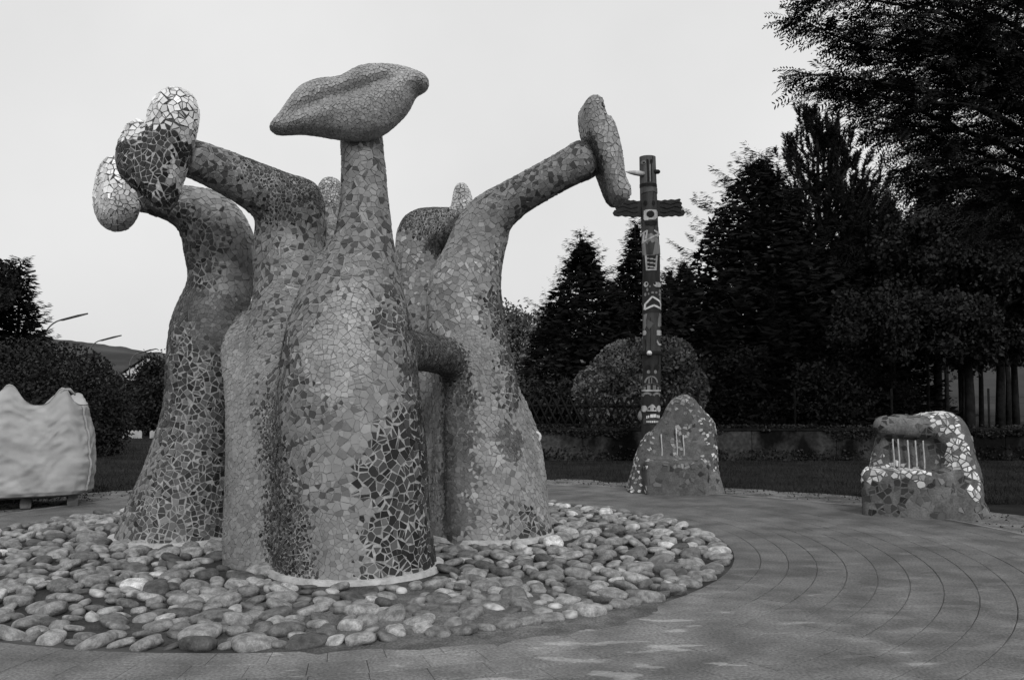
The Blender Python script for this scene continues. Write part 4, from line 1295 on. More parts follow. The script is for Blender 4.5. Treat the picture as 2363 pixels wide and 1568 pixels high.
# ================================================================== bulk bag on its pallet
bc = Vector((-6.42, 12.0, 0)); byaw = math.radians(27)
RB = Matrix.Rotation(byaw, 3, 'Z')
pallet = thing('pallet', tuple(bc), 'wooden pallet under the bulging white bulk bag', 'pallet')
PWd, PDp = 1.22, 0.95
for y in np.linspace(-PDp / 2 + 0.05, PDp / 2 - 0.05, 6):
    MB().box(bc + RB @ Vector((0, y, 0.133)), (PWd, 0.11, 0.022), RB).build('deck_board', M_WOOD, pallet)
for x in (-PWd / 2 + 0.07, 0, PWd / 2 - 0.07):
    MB().box(bc + RB @ Vector((x, 0, 0.111)), (0.1, PDp, 0.022), RB).build('stringer_board', M_WOOD, pallet)
    MB().box(bc + RB @ Vector((x, 0, 0.011)), (0.12, PDp, 0.022), RB).build('bottom_board', M_WOOD, pallet)
    for y in (-PDp / 2 + 0.07, 0, PDp / 2 - 0.07):
        MB().box(bc + RB @ Vector((x, y, 0.061)), (0.13, 0.12, 0.078), RB).build('block', M_WOOD, pallet)
bag = thing('bulk_bag', (bc.x, bc.y, 0.145), 'bulging white woven bulk bag with gathered top corners', 'bag')
nu, nv = 160, 84
Vb = []
hwid, hdep, Hb = 0.74, 0.62, 1.17
def bag_rim(u):
    """height of the rim round the bag; corners gathered up"""
    c, s_ = math.cos(u), math.sin(u)
    z = Hb
    for a, hgt, wd in ((-1.05, 0.23, 0.15), (-1.88, 0.27, 0.21), (0.75, 0.16, 0.3), (2.3, 0.16, 0.35), (1.5, -0.06, 0.4)):
        d = (u - a + math.pi) % (2 * math.pi) - math.pi
        z += hgt * math.exp(-(d / wd) ** 2)
    return z
def sup(u, p=4.2):
    c, s_ = math.cos(u), math.sin(u)
    r = (abs(c) ** p + abs(s_) ** p) ** (-1 / p)
    return c * r, s_ * r
rows = nv
for j in range(rows + 1):
    t = j / rows
    for i in range(nu):
        u = 2 * math.pi * i / nu - math.pi
        x, y = sup(u)
        if t < 0.08:
            k = t / 0.08
            f = 0.90 + 0.10 * math.sin(k * math.pi / 2); z = 0.06 * (1 - math.cos(k * math.pi / 2)) * 1.0
            z = 0.05 * k * k
        elif t < 0.80:
            k = (t - 0.08) / 0.72
            z = 0.05 + (bag_rim(u) - 0.05) * k
            f = 1.0 + 0.055 * math.sin(k * math.pi) - 0.10 * k ** 3 + 0.03 * (1 - k) ** 2
        else:
            k = (t - 0.80) / 0.20
            f = 0.94 * (1 - k) + 0.02
            z = bag_rim(u) * (1 - k) ** 1.3 + (1 - (1 - k) ** 1.3) * (Hb - 0.16) + 0.02 * math.sin(k * 6)
        px, py = x * hwid * f, y * hdep * f
        w = 0.0
        if 0.03 < t < 0.9:
            wx = 0.25 * mnoise.noise(Vector((px * 2 + 5, py * 2, z * 2)))
            w = 0.045 * mnoise.noise(Vector((px * 3.2, py * 3.2, z * 3.4 + wx))) + 0.07 * (0.42 - abs(mnoise.noise(Vector((px * 3.8 + 9, py * 3.8, z * 5.2 + px * 2.0 + 3 * wx))))) + 0.035 * (0.42 - abs(mnoise.noise(Vector((px * 7.5, py * 7.5 + 3, z * 9.5 - px * 4 + 4 * wx))))) + 0.012 * (0.4 - abs(mnoise.noise(Vector((px * 13, py * 13, z * 21.0)))))
        nrm = Vector((x * hdep, y * hwid, 0)).normalized()
        p = Vector((px, py, z)) + nrm * w * 0.8
        Vb.append(tuple(bc + RB @ p + Vector((0, 0, 0.147))))
Lb, Sb = [], []
for j in range(rows):
    for i in range(nu):
        i2 = (i + 1) % nu
        Sb.append(len(Lb)); Lb += [j * nu + i, j * nu + i2, (j + 1) * nu + i2, (j + 1) * nu + i]
Sb.append(len(Lb)); Lb += list(reversed(range(nu)))
Sb.append(len(Lb)); Lb += list(range(rows * nu, rows * nu + nu))
obj('fabric', Vb, None, M_BAG, bag, smooth=True, loops=Lb, starts=Sb)
mb = MB()
ui = min(range(nu), key=lambda i: abs((2 * math.pi * i / nu - math.pi) + 0.70))
pts = [Vector(Vb[j * nu + ui]) + RB @ Vector((0.012, -0.012, 0)) for j in range(6, int(rows * 0.8), 2)]
mb.tube(pts, 0.016, 6)
mb.build('seam', M_BAGE, bag, smooth=True)
for a in (-1.0,):
    ui = min(range(nu), key=lambda i: abs((2 * math.pi * i / nu - math.pi) - a))
    p = Vector(Vb[int(rows * 0.8) * nu + ui])
    mb = MB(); mb.tube([p + RB @ Vector((-0.09, 0, -0.05)), p + RB @ Vector((-0.05, 0, 0.012)), p + RB @ Vector((0.02, 0.02, 0.015)), p + RB @ Vector((0.09, 0.03, -0.06))], [0.012, 0.02, 0.022, 0.012], 6)
    mb.build('lifting_loop', M_BAGE, bag, smooth=True)

# ================================================================== wall and fences
WY = 19.8
def gx(X, d): return W(X, 900, d).x
wall = thing('low_wall', (gx(1800, WY), WY, 0), 'low stained concrete wall behind the mosaic seats', 'wall')
xa, xb = gx(1150, WY), gx(2900, WY)
nb = 9
for i in range(nb):
    x0 = xa + (xb - xa) * i / nb; x1 = xa + (xb - xa) * (i + 1) / nb
    MB().box(((x0 + x1) / 2, WY + 0.12, 0.29), (x1 - x0 - 0.012, 0.24, 0.66), None).build('wall_panel', M_WALL, wall)
MB().box(((xa + xb) / 2, WY + 0.12, 0.645), (xb - xa, 0.30, 0.05)).build('coping', M_FENCE, wall)
# ivy and weeds hanging over the wall
Ri = np.random.default_rng(21)
ni = 9000
ix = Ri.uniform(xa, xb, ni)
dn = np.array([mnoise.noise(Vector((q * 0.45, 3.3, 0))) + 0.5 * mnoise.noise(Vector((q * 1.9, 7.1, 0))) for q in ix])
drop = np.clip(0.04 + 0.6 * dn, 0.02, 0.6)
up_ = Ri.random(ni)
iz = np.where(up_ < 0.72, 0.70 - drop * Ri.random(ni), 0.02 + 0.22 * Ri.random(ni) ** 2 * (1 + dn))
iy = WY - 0.035 - 0.05 * Ri.random(ni)
tp = iz > 0.64
iy[tp] = WY + 0.3 * Ri.random(tp.sum()) - 0.05
iz[tp] += 0.06 * Ri.random(tp.sum())
ia, ib_ = Ri.normal(size=(ni, 3)), Ri.normal(size=(ni, 3))
ia /= np.linalg.norm(ia, axis=1)[:, None]; ib_ -= ia * (ia * ib_).sum(1)[:, None]; ib_ /= np.linalg.norm(ib_, axis=1)[:, None]
isz = Ri.uniform(0.03, 0.075, ni)[:, None]
ip = np.stack([ix, iy, np.maximum(iz, 0.02)], 1)
tag(obj('ivy', np.stack([ip - ia * isz * 0.5, ip + ib_ * isz * 0.4, ip + ia * isz * 0.5, ip - ib_ * isz * 0.4], 1).reshape(-1, 3), np.arange(ni * 4).reshape(-1, 4), M_LEAF), 'dark ivy and weeds hanging over the low wall', 'ivy', kind='stuff')
# crossed-slat fence on the wall, behind the totem
lat = thing('lattice_fence', (gx(1330, 20.6), 20.6, 0), 'dark rustic fence of crossed slats behind the totem pole', 'fence')
fy = 20.5
z0, z1 = W(1300, 992, fy).z, W(1300, 924, fy).z
x = gx(1160, fy); xe = gx(1600, fy)
for zb in (z0 + 0.12, z1 - 0.12):
    mb = MB(); mb.tube([(x, fy + 0.03, zb), (xe, fy + 0.03, zb)], 0.035, 8); mb.build('rail', M_FENCE, lat, smooth=True)
px_ = x
while px_ < xe:
    mb = MB(); mb.tube([(px_, fy + 0.09, -0.05), (px_, fy + 0.09, z1 + 0.12)], 0.055, 8); mb.build('post', M_FENCE, lat, smooth=True)
    px_ += 1.9
hgt = z1 - z0
q = x
while q < xe - 0.3:
    for sg, yy in ((1, -0.02), (-1, -0.055)):
        a = Vector((q + (0 if sg > 0 else hgt * 0.55), fy + yy, z0 - 0.05)); b = Vector((q + (hgt * 0.55 if sg > 0 else 0), fy + yy, z1 + 0.08))
        mb = MB(); mb.tube([a, b], 0.024, 6); mb.build('slat', M_FENCE, lat, smooth=True)
    q += 0.19
# wire fence further along
wf = thing('wire_fence', (gx(1950, 21.5), 21.5, 0), 'thin wire fence on posts under the dark trees', 'fence')
fy = 21.4
x0, x1 = gx(1610, fy), gx(2600, fy)
k = 0
q = x0
while q < x1:
    mb = MB(); mb.tube([(q, fy, -0.05), (q, fy, 1.55)], 0.026, 7); mb.build('post', M_FENCE, wf, smooth=True); q += 2.3
for zb in np.arange(0.75, 1.5, 0.15):
    mb = MB(); mb.tube([(x0, fy - 0.04, zb), (x1, fy - 0.04, zb)], 0.002, 4, False); mb.build('wire', M_FENCE, wf)
# white scalloped edging at the far side of the lawn
sf = thing('edging_fence', (gx(330, 29), 29, 0), 'low white scalloped fence at the end of the lawn', 'fence')
q = gx(284, 29); i = 0
while q < gx(470, 29):
    if i not in (5, 6):
        w = 0.125
        ring = [(q + w * t, 29.0, 0.17 + 0.055 * math.sin(math.pi * t)) for t in np.linspace(0, 1, 7)]
        MB().prism([(q, 29.0, -0.05)] + ring + [(q + w, 29.0, -0.05)], (0, 0.03, 0)).build('board', M_WHITEF, sf)
    q += 0.127; i += 1

# ================================================================== street lamps, house
def lamp(X, Ytop, d, dirx, label, Xl):
    top = W(X, Ytop, d)
    t = thing('street_lamp', (top.x, d, 0), label, 'street lamp', 'street lamps along the far road')
    lum = W(Xl, Ytop, d)
    reach = lum.x - top.x
    zt = lum.z
    pts = [(top.x, d, -0.05), (top.x, d, zt * 0.45), (top.x, d, zt - abs(reach) * 1.0)]
    for a in np.linspace(0.15, 1.35, 8):
        pts.append((top.x + reach * (1 - math.cos(a)) * 0.8 * 1.1, d, zt - abs(reach) * 1.0 + abs(reach) * math.sin(a) * 0.98))
    mb = MB(); mb.tube(pts, [0.085, 0.075, 0.065] + [0.05] * 8, 8); mb.build('mast', M_STEEL, t, smooth=True)
    e = Vector(pts[-1])
    mb = MB()
    sg = 1 if reach > 0 else -1
    mb.tube([e + Vector((-0.1 * sg, 0, -0.02)), e + Vector((0.15 * sg, 0, 0.02)), e + Vector((1.1 * sg, 0, 0.27)), e + Vector((1.75 * sg, 0, 0.42))], [0.04, 0.075, 0.08, 0.05], 8)
    mb.build('lamp_head', M_STEELD, t, smooth=True)
    return t
lamp(100, 735, 58, 1, 'street lamp whose curved arm rises from behind the clipped hedge top', 158)
lamp(205, 783, 74, 1, 'street lamp with its head just above the wooded hill line', 243)
lamp(300, 812, 92, 1, 'street lamp with its mast seen against the hill beside the house', 330)
lamp(-25, 642, 44, 1, 'street lamp head showing in front of the ragged conifer', 10)
hx = W(322, 890, 105)
house = thing('house', (hx.x, 105, 0), 'small white gabled house beyond the lawn, half hidden by trees', 'house')
MB().box((hx.x + 1.0, 108, 1.7), (6.0, 6.0, 3.6)).build('wall', M_HOUSE, house)
rid = [(hx.x - 2.4, 104.6, 3.35), (hx.x + 1.0, 104.6, 5.6), (hx.x + 4.4, 104.6, 3.35), (hx.x + 4.4, 104.6, 3.6), (hx.x + 1.0, 104.6, 5.9), (hx.x - 2.4, 104.6, 3.6)]
MB().prism(rid, (0, 7.0, 0)).build('roof', M_ROOF, house)
MB().prism([(hx.x - 1.98, 105.02, 3.45), (hx.x + 3.98, 105.02, 3.45), (hx.x + 1.0, 105.02, 5.5)], (0, 0.2, 0)).build('gable', M_HOUSE, house)
for wx in (-0.6, 1.6):
    f_ = MB().box((hx.x + wx + 0.5, 104.97, 1.9), (0.95, 0.1, 1.3)).build('window', M_STEELD, house)

# ================================================================== foliage makers
def rand_dirs(n, R):
    v = R.normal(size=(n, 3))
    return v / np.linalg.norm(v, axis=1)[:, None]
def leaf_quads(P, size, R, flat=0.0, slim=0.6):
    n = len(P)
    a = rand_dirs(n, R)
    b = rand_dirs(n, R)
    if flat:
        a[:, 2] *= (1 - flat); a /= np.linalg.norm(a, axis=1)[:, None]
    b -= a * (a * b).sum(1)[:, None]
    b /= np.maximum(np.linalg.norm(b, axis=1), 1e-6)[:, None]
    s_ = size * R.uniform(0.6, 1.3, n)[:, None]
    V = np.stack([P - a * s_ * 0.5, P + b * s_ * slim * 0.5, P + a * s_ * 0.5, P - b * s_ * slim * 0.5], 1).reshape(-1, 3)
    return V, np.arange(n * 4).reshape(-1, 4)
def spruce(name, x, y, H_, R_, z0, seed, label, group='conifers behind the wall', mat_=None, dens=1.0, rise=-0.25, tip=0.3, trunk_r=None, frond=0.34, lev=0.46, core=1.0, pw=0.85):
    R = np.random.default_rng(seed)
    t = thing(name, (x, y, 0), label, 'tree', group)
    tr = trunk_r or H_ * 0.014 + 0.05
    mb = MB()
    lean = R.normal(0, 0.012, 2)
    mb.tube([(x + lean[0] * z, y + lean[1] * z, z) for z in np.linspace(-0.1, H_ * 0.97, 8)], list(np.linspace(tr, 0.02, 8)), 8)
    mb.build('trunk', M_BARK, t, smooth=True)
    Pb, Db, Lb_, Zr = [], [], [], []
    z = z0
    while z < H_ - 0.15:
        f = (z - z0) / (H_ - z0)
        nbr = int(max(5, (14 - 7 * f) * dens))
        for k in range(nbr):
            a = 2 * math.pi * (k + R.random()) / nbr
            L_ = R_ * ((1 - f) ** pw) * R.uniform(0.74, 1.1) + 0.08
            Pb.append((x, y, z + R.normal(0, 0.08))); Db.append((math.cos(a), math.sin(a))); Lb_.append(L_); Zr.append(rise + 0.55 * f + R.normal(0, 0.05))
        z += lev * (1 - 0.45 * f)
    Pb = np.array(Pb); Db = np.array(Db); Lb_ = np.array(Lb_); Zr = np.array(Zr)
    VV = []
    # limb spines thin
    cnt = np.maximum(4, (Lb_ / 0.075 * dens).astype(int))
    bi = np.repeat(np.arange(len(Lb_)), cnt)
    tt = R.random(len(bi)) ** 0.7
    def at(tq):
        r = Lb_[bi] * tq
        zc = Pb[bi, 2] + r * Zr[bi] + tip * 0.35 * Lb_[bi] * tq ** 3 - 0.04 * Lb_[bi] * np.sin(tq * 3)
        return np.stack([Pb[bi, 0] + Db[bi, 0] * r, Pb[bi, 1] + Db[bi, 1] * r, zc], 1)
    P = at(tt)
    for rep in range(5):
        n = len(P)
        sd = R.choice([-1, 1], n)
        ang = sd * R.uniform(0.1, 0.95, n)
        c_, s_ = np.cos(ang), np.sin(ang)
        dx = Db[bi, 0] * c_ - Db[bi, 1] * s_; dy = Db[bi, 0] * s_ + Db[bi, 1] * c_
        dz = R.normal(-0.10, 0.22, n)
        D = np.stack([dx, dy, dz], 1)
        D /= np.linalg.norm(D, axis=1)[:, None]
        l = frond * (1.05 - 0.55 * tt) * R.uniform(0.6, 1.25, n)
        w = l * R.uniform(0.08, 0.16, n)
        side = np.cross(D, rand_dirs(n, R)); side /= np.maximum(np.linalg.norm(side, axis=1), 1e-6)[:, None]
        O = P + R.normal(0, 0.04, P.shape)
        VV.append(np.stack([O - side * w[:, None] * 0.4, O + D * (l * 0.55)[:, None] + side * w[:, None] * 0.5, O + D * l[:, None], O + D * (l * 0.5)[:, None] - side * w[:, None] * 0.5], 1).reshape(-1, 3))
    # inner twigs close the crown
    nc = int(core * H_ * R_ * 300)
    if nc:
        fz = 1 - R.random(nc) ** 0.6
        ra = R_ * (1 - fz) ** pw * 0.88 * np.sqrt(R.random(nc)); aa = R.random(nc) * 6.283
        Pc = np.stack([x + ra * np.cos(aa), y + ra * np.sin(aa), z0 + 0.2 + fz * (H_ - z0 - 0.5)], 1)
        VV.append(leaf_quads(Pc, 0.34, R, 0.8, 0.3)[0])
    V = np.vstack(VV)
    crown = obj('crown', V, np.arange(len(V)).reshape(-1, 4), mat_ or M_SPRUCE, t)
    return t
def pine(name, x, y, H_, R_, z0, seed, label, group):
    """pine: rising limbs ending in upright needle tufts"""
    R = np.random.default_rng(seed)
    t = thing(name, (x, y, 0), label, 'tree', group)
    mb = MB()
    mb.tube([(x, y, z) for z in np.linspace(-0.1, H_ * 0.96, 8)], list(np.linspace(0.24, 0.03, 8)), 8)
    tips = []
    z = z0
    while z < H_ - 0.2:
        f = (z - z0) / (H_ - z0)
        for k in range(int(6 - 2 * f)):
            a = R.random() * 6.283
            L_ = R_ * (1 - f) ** 0.7 * R.uniform(0.6, 1.1) + 0.1
            p0 = Vector((x, y, z)); pts = [p0]
            for q in (0.33, 0.66, 1.0):
                pts.append(p0 + Vector((math.cos(a) * L_ * q, math.sin(a) * L_ * q, L_ * (0.25 * q + 0.5 * q * q))))
            mb.tube(pts, [0.05, 0.035, 0.025, 0.012], 5)
            for q in np.linspace(0.3, 1, int(3 + L_ * 3.4)):
                base = p0 + Vector((math.cos(a) * L_ * q, math.sin(a) * L_ * q, L_ * (0.25 * q + 0.5 * q * q)))
                for _ in range(2): tips.append(tuple(base + Vector(R.normal(0, 0.2, 3))))
        z += 0.42
    for _ in range(6): tips.append((x + R.normal(0, 0.1), y + R.normal(0, 0.1), H_ - R.random() * 0.5))
    mb.build('trunk', M_BARK, t, smooth=True)
    T_ = np.array(tips)
    VV = []
    n = len(T_)
    sh = np.stack([(T_[:, 0] - x) * 0.22, (T_[:, 1] - y) * 0.22, np.full(n, 1.0)], 1) + R.normal(0, 0.15, (n, 3))
    sh /= np.linalg.norm(sh, axis=1)[:, None]
    for rep in range(60):
        O = T_ + sh * R.uniform(-0.12, 0.30, n)[:, None]
        up = sh * 0.75 + rand_dirs(n, R) * 0.8
        up /= np.linalg.norm(up, axis=1)[:, None]
        side = np.cross(up, rand_dirs(n, R)); side /= np.linalg.norm(side, axis=1)[:, None]
        l = R.uniform(0.10, 0.18, n)[:, None]; w = 0.018
        VV.append(np.stack([O - side * w, O + side * w, O + up * l + side * w * 0.3, O + up * l - side * w * 0.3], 1).reshape(-1, 3))
    V = np.vstack(VV)
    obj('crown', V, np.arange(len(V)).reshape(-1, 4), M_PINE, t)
    return t
def shell_points(blobs, n, R, thick=0.45):
    """points in the outer layers of ellipsoid clumps: (x, y, z, rx, ry, rz)"""
    B = np.array(blobs, float)
    w = (B[:, 3] * B[:, 4] * B[:, 5]) ** (2 / 3)
    k = R.choice(len(B), n, p=w / w.sum())
    d = rand_dirs(n, R)
    r = 1 - thick * R.random(n) ** 1.6
    return B[k, :3] + d * B[k, 3:] * r[:, None]
def broadleaf(name, x, y, trunk_h, tr, blobs, n, size, mat_, seed, label, cat='tree', group=None, limbs=True, bark=None, slim=0.62, loose=0.35, thick=0.6):
    R = np.random.default_rng(seed)
    t = thing(name, (x, y, 0), label, cat, group)
    mb = MB()
    top = Vector((x, y, trunk_h))
    mb.tube([(x, y, -0.1), (x + 0.03, y, trunk_h * 0.5), tuple(top)], [tr, tr * 0.8, tr * 0.62], 9)
    if limbs:
        for b in blobs:
            c = Vector(b[:3])
            m_ = top.lerp(c, 0.5) + Vector((0, 0, 0.15 * (c - top).length))
            mb.tube([top - Vector((0, 0, 0.1)), m_, c], [tr * 0.5, tr * 0.3, tr * 0.1], 6)
    mb.build('trunk', bark or M_BARK, t, smooth=True)
    P = shell_points(blobs, n, R, thick)
    if loose:
        B = np.array(blobs)
        m = int(n * loose)
        k = R.integers(len(B), size=m)
        P[:m] = B[k, :3] + np.clip(R.normal(0, 0.6, (m, 3)), -1.15, 1.15) * B[k, 3:]
    V, Fq_ = leaf_quads(P, size, R, slim=slim)
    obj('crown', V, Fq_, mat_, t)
    return t
def blob_cloud(c, ext, n, r, R):
    out = []
    for _ in range(n):
        d = rand_dirs(1, R)[0] * R.random() ** 0.4
        q = r * R.uniform(0.7, 1.25)
        out.append((c[0] + d[0] * ext[0], c[1] + d[1] * ext[1], c[2] + d[2] * ext[2], q, q, q * 0.85))
    return out

# ================================================================== conifers behind the wall
def tree_at(X, Ytop, d):
    p = W(X, Ytop, d)
    return p.x, p.y, p.z
CON = [
 (1345, 528, 30, 3.2, 'bushy spruce, farther from the totem pole of the two short ones'),
 (1468, 500, 33, 2.6, 'spruce whose tip rises right behind the totem pole'),
 (1578, 588, 42, 2.6, 'small distant spruce in the sky gap beside the totem pole'),
 (1545, 612, 46, 2.4, 'tiny distant spruce nearest the totem pole in the sky gap'),
 (1752, 345, 27, 4.6, 'tall broad spruce with long tiered branches against the sky'),
 (1985, 395, 34, 3.6, 'dark spruce standing close beside the bushy topped pine'),
 (2046, 428, 31, 2.0, 'slim spruce in the bright sky gap next to the leafy tree'),
 (2150, 400, 33, 3.4, 'dark spruce half hidden behind the overhanging leafy tree'),
 (2290, 380, 34, 3.6, 'dark spruce deep behind the overhanging leafy tree'),
 (1655, 640, 38, 3.6, 'low dark spruce filling the gap under the tall broad spruce'),
]
for i, (X, Yt, d, rad, lab) in enumerate(CON):
    x, y, z = tree_at(X, Yt, d)
    slim_ = i == 6
    zb = 3.2 if X > 2020 else 0.4
    spruce('spruce_tree', x, y, z, rad, zb, 100 + i, lab, dens=1.15 if not slim_ else 0.8, frond=0.30 if i == 4 else 0.26, rise=-0.16 if i == 4 else -0.24, tip=0.5, pw=0.68 if i == 4 else 0.82, lev=0.5)
x, y, z = tree_at(1885, 268, 30)
pine('pine_tree', x, y, z, 3.4, 2.0, 300, 'bushy topped pine with upright needle tufts against the sky', 'conifers behind the wall')
# a second row that closes the wood
for i, (X, Yt, d, rad) in enumerate([(1270, 690, 40, 3.2), (1420, 640, 41, 3.6), (1830, 560, 40, 4.2), (1950, 540, 42, 3.8), (2080, 560, 41, 3.4), (2210, 520, 42, 3.6), (2330, 500, 41, 3.6)]):
    x, y, z = tree_at(X, Yt, d)
    spruce('spruce_tree', x, y, z, rad, 3.4 if X > 2000 else 0.3, 140 + i, ['low spruce at the end of the wood nearest the sculpture', 'spruce in the second row between the two short spruces', 'spruce in the second row behind the tall broad spruce', 'spruce in the second row under the bushy topped pine', 'spruce in the second row under the slim spruce', 'spruce in the second row above the bare trunks', 'spruce in the second row by the picture edge'][i], dens=1.3)
# bare trunks standing in front of the meadow
TRK = [(2062, 29, 0.14), (2098, 33, 0.13), (2140, 27, 0.11), (2183, 30, 0.17), (2222, 34, 0.15), (2262, 26, 0.16), (2325, 29, 0.2)]
Rk = np.random.default_rng(5)
for i, (X, d, r) in enumerate(TRK):
    x = gx(X, d)
    bl = blob_cloud((x, d, 5.2), (1.1, 1.1, 1.8), 9, 0.9, Rk)
    broadleaf('woodland_tree', x, d, 3.6, r * 0.5, bl, 3800, 0.17, M_LEAF, 400 + i, '%s bare trunk from the wire fence corner standing before the pale meadow' % ['first', 'second', 'third', 'fourth', 'fifth', 'sixth', 'seventh'][i], group='bare trunked trees before the meadow')
# thin pale tree at the end of the wood
x, y, z = tree_at(1192, 648, 38)
broadleaf('pale_tree', x, y, 2.2, 0.13, blob_cloud((x, y, z - 2.3), (0.9, 0.9, 1.5), 16, 0.62, Rk) + blob_cloud((x, y, 2.0), (1.2, 1.2, 1.0), 8, 0.8, Rk), 9000, 0.15, M_LEAF3, 420, 'thin pale leafed tree between the sculpture and the spruces', group=None)
# round clipped bush behind the totem
bx, by = gx(1472, 22.6), 22.6
bt = W(1472, 776, by).z
broadleaf('round_bush', bx, by, 1.0, 0.12, [(bx, by, 1.15, 1.5, 1.4, bt - 1.15)] + [(bx + 1.3 * math.cos(a) * 0.72, by - 0.5, 1.5 + 0.6 * math.sin(a * 2), 0.75, 0.75, 0.75) for a in np.linspace(0, 3.1, 5)], 26000, 0.105, M_LEAF3, 430, 'round clipped bush right behind the totem pole', 'bush', loose=0.02, thick=0.4)
# understorey along the wall
SHB = [(1255, 24, 1.6, 1.6, 'dark shrub beside the lattice fence near the sculpture'), (1340, 25, 1.4, 1.5, 'dark shrub behind the middle of the lattice fence'), (1700, 24.5, 2.6, 1.9, 'dark shrub between the round bush and the wire fence posts'), (1800, 25, 3.0, 2.0, 'tall loose shrub under the tall broad spruce'), (1890, 24, 2.8, 1.6, 'tall loose shrub under the bushy topped pine'), (1985, 26, 3.2, 1.7, 'tall loose shrub left of the bare trunks')]
for i, (X, d, h_, r, lab) in enumerate(SHB):
    x = gx(X, d)
    broadleaf('shrub', x, d, 0.7, 0.07, blob_cloud((x, d, h_ * 0.5), (r * 0.7, r * 0.5, h_ * 0.42), 14, 0.55, Rk), 9000, 0.11, M_LEAF, 440 + i, lab, 'shrub', 'shrubs along the wood edge')
# mid-green leafy tree low on that side
lx_, ly_ = gx(2235, 23.5), 23.5
broadleaf('leafy_tree', lx_, ly_, 2.6, 0.15, blob_cloud((lx_ + 1.0, ly_, 4.4), (3.0, 1.6, 2.2), 60, 0.5, Rk) + blob_cloud((lx_ - 0.6, ly_ - 0.5, 3.2), (3.4, 1.0, 0.75), 36, 0.5, Rk), 60000, 0.12, M_LEAF2, 460, 'leafy tree with round leaves above the broad mosaic seat')

# ================================================================== overhanging tree with feathered leaves
def frond_tree():
    R = np.random.default_rng(77)
    D0 = 14.5
    x0 = gx(2500, 16.5)
    t = thing('feather_leaf_tree', (x0, 16.5, 0), 'big dark tree with feathered leaves reaching in from the picture edge', 'tree')
    mb = MB()
    fork = Vector((x0 + 0.05, 16.5, 3.4))
    mb.tube([(x0 + 0.1, 16.5, -0.1), (x0, 16.5, 1.6), tuple(fork), (x0 + 0.1, 16.3, 6.5), (x0 + 0.2, 16.2, 10.0)], [0.17, 0.14, 0.12, 0.10, 0.04], 10)
    TIPS = [(1825, 36, 14.0), (1860, 0, 14.2), (1915, 62, 14.0), (1965, 110, 14.2), (1838, 166, 13.8), (1850, 200, 14.0), (1905, 208, 14.0), (1915, 178, 14.6), (1998, 262, 14.2), (2025, 300, 14.5), (2060, 392, 14.6), (2085, 405, 14.9), (2120, 440, 15.2), (2150, 330, 15.0), (2200, 420, 15.4), (2260, 470, 15.6), (2330, 430, 15.2), (2050, 200, 14.4), (2100, 100, 14.4), (2180, 180, 15), (2250, 60, 15), (2330, 160, 15), (2000, 30, 14.4), (2100, 10, 15), (2320, 300, 15), (2180, 270, 15.2), (2080, 290, 14.8), (1980, 60, 14.8), (2360, 520, 16), (2400, 60, 15.5), (2420, 300, 15.5), (2200, -80, 15), (2000, -90, 15), (2350, -120, 15.5), (1900, -60, 14.6), (2480, 150, 16)]
    for _ in range(40): TIPS.append((R.uniform(2040, 2480), R.uniform(-120, 520), R.uniform(14.2, 17.0)))
    sites = []
    for X, Y, d in TIPS:
        e = W(X, Y, d)
        hgt = max(3.4, min(8.5, e.z - 0.9))
        s_ = Vector((x0 + 0.1, 16.4, hgt))
        j1, j2 = R.normal(0, 0.3, 3), R.normal(0, 0.16, 3)
        m1 = s_.lerp(e, 0.4) + Vector((j1[0], j1[1], 0.3 + j1[2])); m2 = s_.lerp(e, 0.75) + Vector((j2[0], j2[1], 0.2 + j2[2]))
        pts = [s_, m1, m2, e]
        C = catmull([tuple(p) for p in pts], 8)
        mb.tube([Vector(p) for p in C], list(np.linspace(0.05, 0.008, len(C))), 5)
        Ltot = (e - s_).length
        n = int(Ltot * 30)
        for _ in range(n):
            q = 0.18 + 0.82 * R.random() ** 0.8
            k = q * (len(C) - 1); i = min(int(k), len(C) - 2)
            p = C[i] + (C[i + 1] - C[i]) * (k - i)
            dirv = C[i + 1] - C[i]; dirv = dirv / np.linalg.norm(dirv)
            spread = 0.46 * (1.03 - q) + 0.02
            sites.append((p + R.normal(0, 1, 3) * np.array([spread, spread, spread * 1.05]) * 0.9, dirv, q))
    mb.build('trunk', M_BARK, t, smooth=True)
    # feathered leaves: paired leaflets along a drooping stalk
    S = np.array([s_[0] for s_ in sites]); Dv = np.array([s_[1] for s_ in sites])
    n = len(S)
    ang = R.normal(0, 0.9, n)
    c_, s2_ = np.cos(ang), np.sin(ang)
    dx = Dv[:, 0] * c_ - Dv[:, 1] * s2_; dy = Dv[:, 0] * s2_ + Dv[:, 1] * c_
    D = np.stack([dx, dy, R.normal(-0.25, 0.3, n)], 1)
    D /= np.linalg.norm(D, axis=1)[:, None]
    side = np.cross(D, np.array([0, 0, 1.0]) + R.normal(0, 0.35, (n, 3)))
    side /= np.linalg.norm(side, axis=1)[:, None]
    Lr = R.uniform(0.30, 0.56, n)
    VV = []
    for k in range(9):
        f = 0.10 + 0.90 * k / 8.5
        P = S + D * (Lr * f)[:, None] + np.array([0, 0, -1.0]) * (0.10 * Lr * f * f)[:, None]
        for sg in (-1, 1):
            ld = side * sg * 0.85 + D * 0.45 + R.normal(0, 0.12, (n, 3)) + np.array([0, 0, -0.18])
            ld /= np.linalg.norm(ld, axis=1)[:, None]
            l = (0.105 * (1 - 0.35 * abs(f - 0.5)) * R.uniform(0.8, 1.2, n))[:, None]
            w = D * 0.017
            VV.append(np.stack([P, P + ld * l * 0.55 + w, P + ld * l, P + ld * l * 0.5 - w], 1).reshape(-1, 3))
    V = np.vstack(VV)
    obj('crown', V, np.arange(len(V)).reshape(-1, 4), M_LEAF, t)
frond_tree()

